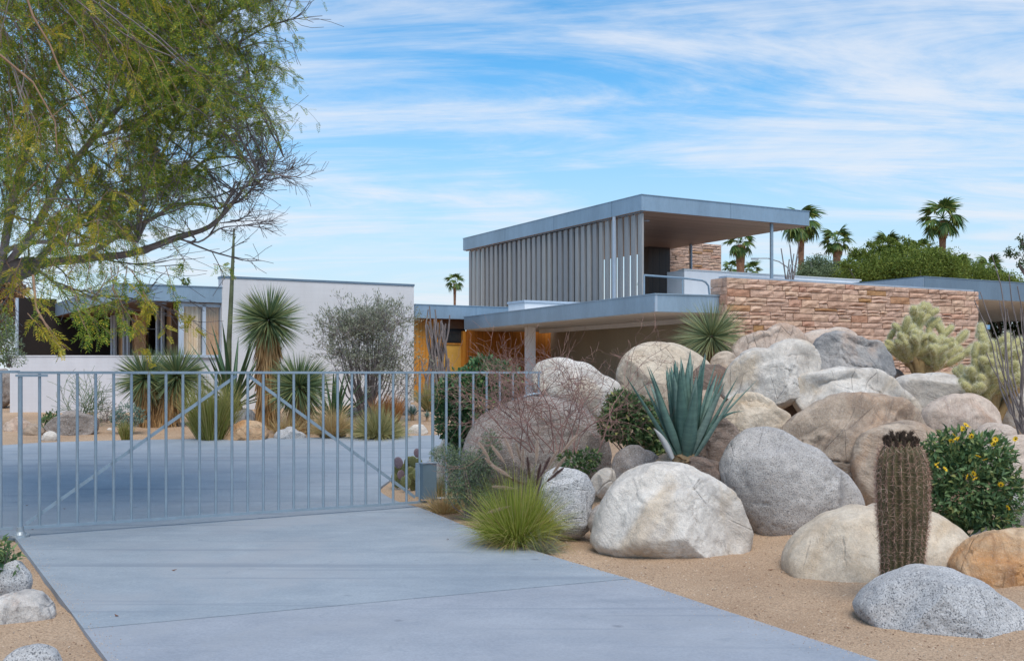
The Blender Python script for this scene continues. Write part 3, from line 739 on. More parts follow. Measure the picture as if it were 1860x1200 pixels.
def curtain(p, d, L, z0, z1, mt, amp=0.035, lam=0.12, par=house):
    n = max(8, int(L / 0.012)); t = np.linspace(0, L, n)
    nv = np.array([-d.y, d.x, 0.0]); dv = np.array(d)[:3]
    ph = 0.6 * np.sin(t * 9) + 0.4 * np.sin(t * 23 + 1)
    off = amp * np.sin(t / lam * 2 * np.pi + ph)
    base_ = np.array(p)[None, :] * np.array([1, 1, 0]) + t[:, None] * dv + off[:, None] * nv
    a = base_.copy(); a[:, 2] = z0; b_ = base_.copy(); b_[:, 2] = z1
    v = np.stack([a, b_], 1).reshape(-1, 3); i = np.arange(n - 1) * 2
    mb = MB(); mb.add(v, np.stack([i, i + 2, i + 3, i + 1], -1))
    o = mb.build('curtain', mt, par, smooth=True)
    return o
curtain(along(wr, U, 336) + V * 0.18, U, 1.0 * (along(wr, U, 368) - along(wr, U, 336)).length, 2.0, 3.15, M['curtain'])
curtain(along(wr, U, 374) + V * 0.18, U, (along(wr, U, 400) - along(wr, U, 374)).length, 2.0, 3.15, M['curtain_tan'], 0.02, 0.07)
br('backing_wall', along(wr, U, 326) + V * 0.9, U, 2.0, 0.1, GRZ, 3.22, M['wood_brown'])
# recessed garden front with sliding glass, curtains and slim posts
RA = Vector(P(325, 600, 25.4)); RA.z = 0; RB = Vector(P(203, 600, 30.4)); RB.z = 0
rd = (RA - RB); RL = rd.length; rd.normalize()
def rpx(px): return along(RB, rd, px)
for a, b_ in ((202, 204.5), (207.5, 209.5), (224, 226), (231, 233.5), (284, 287), (293, 296), (317, 320)):
    p = rpx(a); q = rpx(b_)
    br('mullion', p - Vector((0, 0.06, 0)), rd, (q - p).length, 0.06, GRZ, 3.226, M['frame_pale'])
for a, b_, mt in ((210, 224, M['curtain_tan']), (234, 262, M['curtain_tan']), (297, 317, M['curtain_tan'])):
    p = rpx(a); q = rpx(b_); curtain(p + Vector((0, 0.25, 0)), rd, (q - p).length, GRZ, 3.2, mt, 0.05, 0.22)
p = rpx(206); br('glass_pane', p + Vector((0, 0.05, 0)), rd, (rpx(262) - p).length, 0.01, GRZ, 3.2, M['glass_clear'])
br('black_backing', rpx(203) + Vector((0.0, 0.9, 0)) - rd * 1.2, rd, RL + 1.2, 0.1, GRZ, 3.22, M['black'])  # black panel, the darkness of the unlit room put into its colour
# dark brick wall of the patio
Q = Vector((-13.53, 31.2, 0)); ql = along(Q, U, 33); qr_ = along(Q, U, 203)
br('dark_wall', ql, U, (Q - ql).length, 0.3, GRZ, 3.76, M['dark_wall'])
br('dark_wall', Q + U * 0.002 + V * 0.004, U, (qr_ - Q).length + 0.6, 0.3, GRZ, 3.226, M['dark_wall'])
mb = MB(); c = P(31, 545, 30.2); mb.tube([(c.x, c.y, 0.6), (c.x, c.y, 3.72)], 0.045, 10); mb.build('patio_post', M['frame_pale'], house, smooth=True)
# low garden wall
l0 = P(18, 645, 24.5); l1 = P(331, 647, 24.75); ld = (l1 - l0); LL = ld.length; ld.normalize()
lwall = thing('garden_wall', (l0.x, l0.y, 0.6), 'low white painted brick garden wall in front of the dark patio wall', 'wall')
lb = br('wall_body', l0, ld, LL, 0.2, GRZ, 1.95, M['wall_low'], lwall)
br('coping', l0 - ld * 0.01 - Vector((0, 0.012, 0)), ld, LL, 0.225, 1.952, 1.985, M['wall_low'], lwall)

# entry link
E0 = Vector((-2.69, 29.0, 0))
er = roof('entry_roof', [E0 + U * 0.03, E0 + U * 5.2, E0 + U * 5.2 + V * 5, E0 + U * 0.03 + V * 5], 3.09, 3.455, M['fascia'], M['wood_brown'])
seams(er, E0, U, 4.0, 3.09, 3.455, 1.9, M['fascia_dark'])
ew = E0 + V * 0.35
p = along(ew, U, 752); q = along(ew, U, 802)
br('wood_wall', p - U * 0.3, U, (q - p).length + 0.3, 0.12, GRZ, 3.077, M['wood'])
q2 = along(ew, U, 842.5)
win = br('window_frame', q + U * 0.001, U, (q2 - q).length + 0.05, 0.08, 2.42, 2.83, M['black'])
br('glass_pane', q + U * 0.06 - V * 0.004, U, (q2 - q).length - 0.08, 0.02, 2.47, 2.78, M['glass_dark'], win)
br('wood_wall', q + U * 0.001, U, (q2 - q).length + 0.05, 0.12, 2.832, 3.077, M['wood_brown'])
br('sill', q - V * 0.03, U, (q2 - q).length, 0.12, 2.385, 2.417, M['wood'], win)
br('door', q + U * 0.02 + V * 0.005, U, (q2 - q).length - 0.06, 0.06, GRZ, 2.382, M['wood_door'])
pp_ = along(ew - V * 0.12, U, 841); pq_ = along(ew - V * 0.12, U, 864)
br('wood_wall', pp_, U, (pq_ - pp_).length, 0.5, GRZ, 2.76, M['wood'])
dw = Vector(P(864, 600, 30.05)); dw.z = 0
br('redwood_wall', dw - U * 0.25, U, 4.2, 0.1, GRZ, 3.08, M['wood_deep'])
# carport
K0 = Vector((2.785, 20.5, 0)); KL = Vector((-1.332, 29.2, 0))
cp = roof('carport_roof', [K0, (4.12, 20.98), (8.0, 23.35), (3.5, 31.5), (-0.9, 30.2), KL], 2.775, 3.110, M['fascia'], M['soffit_white'])
kd = (K0 - KL).normalized()
seams(cp, K0, Vector((4.12 - 2.785, .48, 0)).normalized(), 0.05, 2.775, 3.11, 0.012, M['fascia_pale'])
o0 = P(973, 600, 32.3); o1 = P(1315, 600, 22.9); od = (o1 - o0); OL = od.length
mb = MB(); mb.bar(o0, od, OL, 0.12, GRZ, 2.762); mb.build('olive_wall', M['olive'], house)
c = P(963, 600, 27.3); br('column', Vector((c.x - 0.14, c.y, 0)), Vector((1, 0, 0)), 0.28, 0.28, 0.4, 2.762, M['plaster'])
# carport header beam
hb0 = P(966, 600, 28.9); hb1 = P(1250, 600, 22.6)
mb = MB(); mb.bar((hb0.x + 0.2, hb0.y), (hb1 - hb0), (hb1 - hb0).length, 0.10, 2.66, 2.762); mb.build('header_beam', M['soffit_white'], house)
# small white roof box in front of the louvres
b0 = Vector(P(953, 544, 28.3)); b0.z = 0
bxo = br('roof_box', b0, U, 1.75, 0.9, 3.2, 3.47, M['plaster'])
br('coping', b0 - U * 0.03 - V * 0.03, U, 1.81, 0.96, 3.472, 3.53, M['frame_pale'], bxo)

# ---- the upper pavilion
PC = Vector((3.70, 30.0, 0)); ZS, ZT = 6.21, 6.655
pv = roof('pavilion_roof', [PC, PC + U * 6.53, PC + U * 6.53 + V * 11.4, PC + V * 11.4], ZS, ZT, M['fascia'], M['soffit_wood'])
seams(pv, PC + V * 11.4, -V, 11.2, ZS, ZT, 3.3, M['fascia_dark'])
seams(pv, PC, U, 6.3, ZS, ZT, 3.3, M['fascia_dark'])
NB = 33; pitch = 11.15 / NB
for k in range(NB):
    s = 0.10 + pitch * (k + 0.5)
    c = PC + V * s + U * 0.16
    op = -3 + random.uniform(-3, 3)
    w = pitch * 0.775
    if k in (2, 3): op = 4; w = pitch * 0.62
    ang = math.atan2(V.y, V.x) + R(op)
    d = Vector((math.cos(ang), math.sin(ang), 0)); n = Vector((-d.y, d.x, 0))
    mb = MB()
    # folded blade: a face, a rounded nose, a thinner tail
    prof = [(-0.5, -0.03), (-0.42, -0.032), (-0.02, 0.02), (0.5, -0.005), (0.5, 0.012), (-0.02, 0.036), (-0.5, 0.03)]
    poly = [(c + d * (a * w) + n * b_)[:2] for a, b_ in prof]
    mb.prism(poly, 3.45, ZS - 0.055)
    mb.build('louvre_blade', M['louvre'], house)
    mb = MB(); mb.tube([(c.x, c.y, ZS - 0.06), (c.x, c.y, ZS - 0.012)], 0.02, 6)
    mb.build('louvre_pivot', M['black'], house)
br('louvre_track', PC + U * 0.10 + V * 0.05, V, 11.25, 0.02, ZS - 0.04, ZS - 0.013, M['fascia_dark'])
pw = along(PC - U * 0.0, V, 1117); br('downpipe', pw + U * 0.03, V, 0.07, 0.07, 3.3, ZS - 0.015, M['frame_pale'])
# behind the louvres: an added dark backing, then the dark wood wall and posts
br('backing_wall', PC + V * 3.6 + U * 0.85, V, 7.6, -0.1, 3.5, ZS - 0.014, M['wood_dark'])  # dark wall added so the gaps between the blades look dark
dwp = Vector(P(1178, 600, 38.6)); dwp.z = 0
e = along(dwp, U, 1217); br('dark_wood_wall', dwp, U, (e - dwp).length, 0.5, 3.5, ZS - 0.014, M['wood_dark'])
for kk, (du, dv) in enumerate(((5.11, 0.18), (6.3, 5.6))):
    c = PC + U * du + V * dv
    mb = MB(); mb.tube([(c.x, c.y, 3.6), (c.x, c.y, ZS - 0.013)], 0.055, 10); mb.build('steel_post', M['frame_pale'] if kk else M['paint_blue'], house, smooth=True)
mb = MB(); c = PC + U * 1.3 + V * 1.5; mb.tube([(c.x, c.y, ZS - 0.03), (c.x, c.y, ZS - 0.013)], 0.09, 16); mb.build('ceiling_light', M['frame_pale'], house)
# parapet of the terrace
b0 = Vector(P(1243, 488, 32)); b0.z = 0
pb = br('parapet', b0, U, 7.5, 0.25, 3.3, 4.69, M['plaster']); br('coping', b0 - U * .02 - V * .02, U, 7.6, .29, 4.692, 4.735, M['soffit_white'], pb)
br('parapet', b0 + U * 0.001 + V * 0.252, V, 0.60, -0.25, 3.3, 4.70, M['plaster'])
br('terrace_deck', PC - U * 0.05 + V * 0.0, U, 8.0, 8.0, 3.2, 3.42, M['fascia_dark'])
rl = [P(1170, 500, 26.0), P(1240, 505, 26.8), P(1275, 509, 27.5)]
zr = 3.99
for q in rl: q.z = zr
end = rl[-1] + Vector((0.22, 0.28, 0))
pts = smooth_poly([(0, 0), (1, 0)], 2)
mb = MB(); mb.tube([rl[0], rl[1], rl[2], rl[2] + Vector((.12, .14, -.03)), rl[2] + Vector((.22, .26, -.12)), rl[2] + Vector((.26, .31, -.4))], 0.026, 8)
rr = mb.build('railing', M['paint_blue'], house, smooth=True)
for q in rl[:2]:
    mb = MB(); mb.tube([(q.x, q.y, 3.0), (q.x, q.y, zr)], 0.022, 8); mb.build('railing_post', M['paint_blue'], rr, smooth=True)
# rear right roof
T0 = Vector((10.21, 26.0, 0))
roof('right_roof', [T0, T0 + U * 14, T0 + U * 14 + V * 8, T0 + V * 8], 3.47, 3.945, M['fascia_dark'], M['soffit_white'])
br('right_roof_face', T0 - U * 0.012 + V * 0.0, V, 8.0, 0.010, 3.475, 3.94, M['fascia_pale'])


# ---- chimney of thin sandstone slabs
def stones(par, p, d, n_out, L, z0, z1, hmin, hmax, lmin, lmax, depth=0.10, jut=0.035, limit=300, zsplit=None, gap=0.008):
    """random coursed blocks on the face that starts at p, runs along d and faces n_out"""
    z = z1; cnt = 0; stuff = MB(); ns = 0; lst = []
    while z > z0:
        h = random.uniform(hmin, hmax)
        x = -random.uniform(0, 0.02)
        while x < L:
            l = random.uniform(lmin, lmax)
            if x + l > L - lmin * 0.6: l = L - x
            # some places split in two thin courses
            parts_ = [(z - h, z)]
            if random.random() < 0.38 and h > hmin * 1.2:
                m_ = z - h * random.uniform(0.4, 0.6); parts_ = [(z - h, m_), (m_, z)]
            for (za, zb) in parts_:
                j = random.uniform(0.3, 1) * jut
                a = max(x, 0) + gap / 2; b_ = x + l - gap / 2
                # front face: a 3x2 grid of points pushed in and out, edges set back
                gxn, gzn = 4, 3
                V_ = []
                for iz in range(gzn):
                    for ix in range(gxn):
                        u_ = a + (b_ - a) * ix / (gxn - 1); w_ = za + gap / 2 + (zb - za - gap) * iz / (gzn - 1)
                        edge = ix in (0, gxn - 1) or iz in (0, gzn - 1)
                        o_ = j * (0.35 if edge else 1.0) + random.uniform(-0.5, 0.5) * jut * (0.5 if edge else 0.9)
                        V_.append(p + d * u_ + n_out * o_ + Vector((0, 0, w_)))
                nf = len(V_)
                back = [p + d * a - n_out * depth + Vector((0, 0, za + gap / 2)), p + d * b_ - n_out * depth + Vector((0, 0, za + gap / 2)),
                        p + d * b_ - n_out * depth + Vector((0, 0, zb - gap / 2)), p + d * a - n_out * depth + Vector((0, 0, zb - gap / 2))]
                V_ += back
                fs = []
                for iz in range(gzn - 1):
                    for ix in range(gxn - 1):
                        q = iz * gxn + ix; fs.append([q, q + 1, q + gxn + 1, q + gxn])
                top = [(gzn - 1) * gxn + ix for ix in range(gxn)]
                fs.append(top + [nf + 2, nf + 3]); fs.append(list(range(gxn))[::-1] + [nf, nf + 1])
                fs.append([0, gxn, 2 * gxn, nf + 3, nf]); fs.append([gxn - 1, nf + 1, nf + 2, 3 * gxn - 1, 2 * gxn - 1])
                lst.append((za, V_, fs))
            x += l
        z -= h
    for za, V_, fs in lst:
        if cnt < limit and (zsplit is None or za > zsplit):
            mb = MB(); mb.add([tuple(q) for q in V_], fs); mb.build('stone', M['sandstone'], par); cnt += 1
        else:
            stuff.add([tuple(q) for q in V_], fs); ns += 1
    if ns:
        o = stuff.build('stonework', M['sandstone'], par); o['kind'] = 'stuff'
    return cnt
cr_ = Vector(P(1310, 600, 40.6)); cr_.z = 0
cl_ = along(cr_, U, 1205)
chim = thing('chimney', cl_ + Vector((0, 0, 3.4)), 'sandstone chimney wall rising behind the roof edge of the upper pavilion', 'chimney')
mb = MB(); mb.bar(cl_, U, (cr_ - cl_).length, 0.8, 3.4, 6.5); mb.build('chimney_core', M['mortar'], chim)
stones(chim, cl_, U, -V, (cr_ - cl_).length, 3.9, 6.5, 0.10, 0.17, 0.25, 0.7, 0.05, 0.035, limit=0, gap=0.014)

# ---- the long sandstone wall
S0 = Vector((4.26, 20.8, 0)); SL = 7.58; SZ = 3.47
swall = thing('stone_wall', (S0.x, S0.y, 1.0), 'long wall of rough split sandstone blocks behind the boulder pile', 'wall')
mb = MB(); mb.bar(S0 + U * 0.03 + V * 0.03, U, SL - 0.06, 0.44, 0.4, SZ - 0.01); mb.build('wall_core', M['mortar'], swall)
used = stones(swall, S0, U, -V, SL, 1.0, SZ, 0.10, 0.165, 0.18, 0.66, 0.08, 0.045, limit=270, gap=0.012)
stones(swall, S0 + V * 0.5 , -V, -U, 0.5, 1.0, SZ, 0.15, 0.22, 0.24, 0.5, 0.05, 0.022, limit=24, gap=0.010)
mb = MB(); mb.bar(S0 + U * 0.1 + V * 0.12, U, SL - 0.1, 0.25, SZ - 0.005, SZ + 0.045); mb.build('wall_cap', M['fascia_pale'], swall)
# little blue sign board beyond the wall
o_ = P(1788, 594, 24.0)
t = thing('sign_board', (o_.x, o_.y, 1.0), 'small plain blue board on a post beyond the right end of the stone wall', 'sign')
mb = MB(); mb.box(o_, (0.12, 0.015, 0.05)); mb.build('board', M['sign_blue'], t)
mb = MB(); mb.tube([(o_.x, o_.y + .03, 1.0), (o_.x, o_.y + .03, o_.z)], 0.015, 6); mb.build('post', M['galv'], t)
# distant street lamp seen under the pavilion roof
a = P(1437, 520, 60); b1 = P(1434, 480, 60); 
t = thing('street_lamp', (a.x, a.y, 1), 'thin grey curved arm of a distant street lamp under the pavilion eave', 'street lamp')
mb = MB(); mb.tube([(a.x, a.y, 1.5), P(1437, 500, 60), P(1430, 485, 60), P(1415, 475, 60), P(1395, 469, 60), P(1375, 469, 60)], 0.035, 6); mb.build('pole', M['galv'], t)
mb = MB(); mb.box(P(1371, 470, 60), (0.2, 0.1, 0.05)); mb.build('lamp_head', M['galv'], t)

# ============================================================ BOULDERS
_ico = {}
def ico(n):
    if n not in _ico:
        import bmesh
        bm = bmesh.new(); bmesh.ops.create_icosphere(bm, subdivisions=n, radius=1)
        v = np.array([q.co[:] for q in bm.verts]); f = np.array([[q.index for q in g.verts] for g in bm.faces]); bm.free()
        _ico[n] = (v, f)
    return _ico[n]
def ell(px, py, rx, ry, n=14):
    return [(px + rx * math.cos(a), py + ry * math.sin(a)) for a in np.linspace(0, 2 * math.pi, n, endpoint=False)]
def boulder(pts, D, label, mt, sub=5, dep=0.85, facets=7, amp=0.045, seed=None, group=None, fl=0.5, tilt=0.0, lump=0.06, name='boulder'):
    """a solid stone: its outline as seen from the road, its own depth, cut facets and worn relief"""
    seed = seed if seed is not None else int(pts[0][0] * 7 + pts[0][1]) & 1023
    rg = np.random.default_rng(seed)
    a = np.array([((px - 930) / F * D, EYE - (py - 675) / F * D) for px, py in pts])
    c = (a.min(0) + a.max(0)) / 2
    w = (a[:, 0].max() - a[:, 0].min()) / 2; h = (a[:, 1].max() - a[:, 1].min()) / 2
    th = np.arctan2(a[:, 1] - c[1], a[:, 0] - c[0]); rr = np.hypot(a[:, 0] - c[0], a[:, 1] - c[1])
    o = np.argsort(th); th = th[o]; rr = rr[o]
    tt = np.linspace(-np.pi, np.pi, 181)
    R_ = np.interp(tt, np.concatenate([th - 2 * np.pi, th, th + 2 * np.pi]), np.tile(rr, 3))
    R_ = R_[:-1]; ker = np.array([1, 2, 3, 2, 1.0]); ker /= ker.sum()
    R_ = np.convolve(np.concatenate([R_[-2:], R_, R_[:2]]), ker, 'valid'); R_ = np.append(R_, R_[0])
    v, f = ico(sub); v = v.copy()
    ang = np.arctan2(v[:, 2], v[:, 0]); rad = np.interp(ang, tt, R_)
    s = np.hypot(v[:, 0], v[:, 2])
    # blunt sides: super-ellipse keeps the front from looking like a ball
    yy = np.sign(v[:, 1]) * np.abs(v[:, 1]) ** 0.85
    s2 = s ** 0.92
    dy = min(max(w, h * 0.8), w * 1.2) * dep
    p = np.stack([np.cos(ang) * s2 * rad, yy * dy, np.sin(ang) * s2 * rad], -1)
    p[:, 1] += tilt * p[:, 2]
    size = (w + h) / 2
    for k in range(facets):
        n = rg.normal(size=3); n[1] = -abs(n[1]) - 0.25; n[2] = abs(n[2]) * 0.85 - 0.12; n /= np.linalg.norm(n)
        dd = p @ n; lim = dd.max() * rg.uniform(0.56 if facets > 6 else 0.72, 0.86)
        ex = np.clip(dd - lim, 0, None)
        keep = 1 - 0.92 * np.clip(s - 0.88, 0, 0.12) / 0.12      # leave the silhouette where it is
        p -= (ex * 0.93 * keep)[:, None] * n
    q = p / size
    nn = v / np.linalg.norm(v, axis=1, keepdims=True)
    d = lump * (0.5 if facets > 6 else 0.8) * vnoise(q * 1.6 + seed, seed) + amp * 0.55 * (fbm(q * 3.2 + seed, seed, 5, 0.6))
    rid = 1 - np.abs(fbm(q * np.array([1.6, 1.6, 3.6]) + seed * 1.7, seed + 5, 3)) * 2
    d = d - (0.055 if facets > 6 else 0.022) * np.clip(rid - 0.84, 0, 1) / 0.16 * (vnoise(q * 1.1, seed + 9) > -0.1)
    p = p + nn * (d * size)[:, None]
    loc = Vector((c[0], D, c[1] - h))
    v2 = p + np.array([0, 0, h])
    mb = MB(); mb.add(v2, f)
    ob = link(name, mb.mesh(name, M[mt], True))
    ob.location = loc
    return tag(ob, label, 'boulder', group)

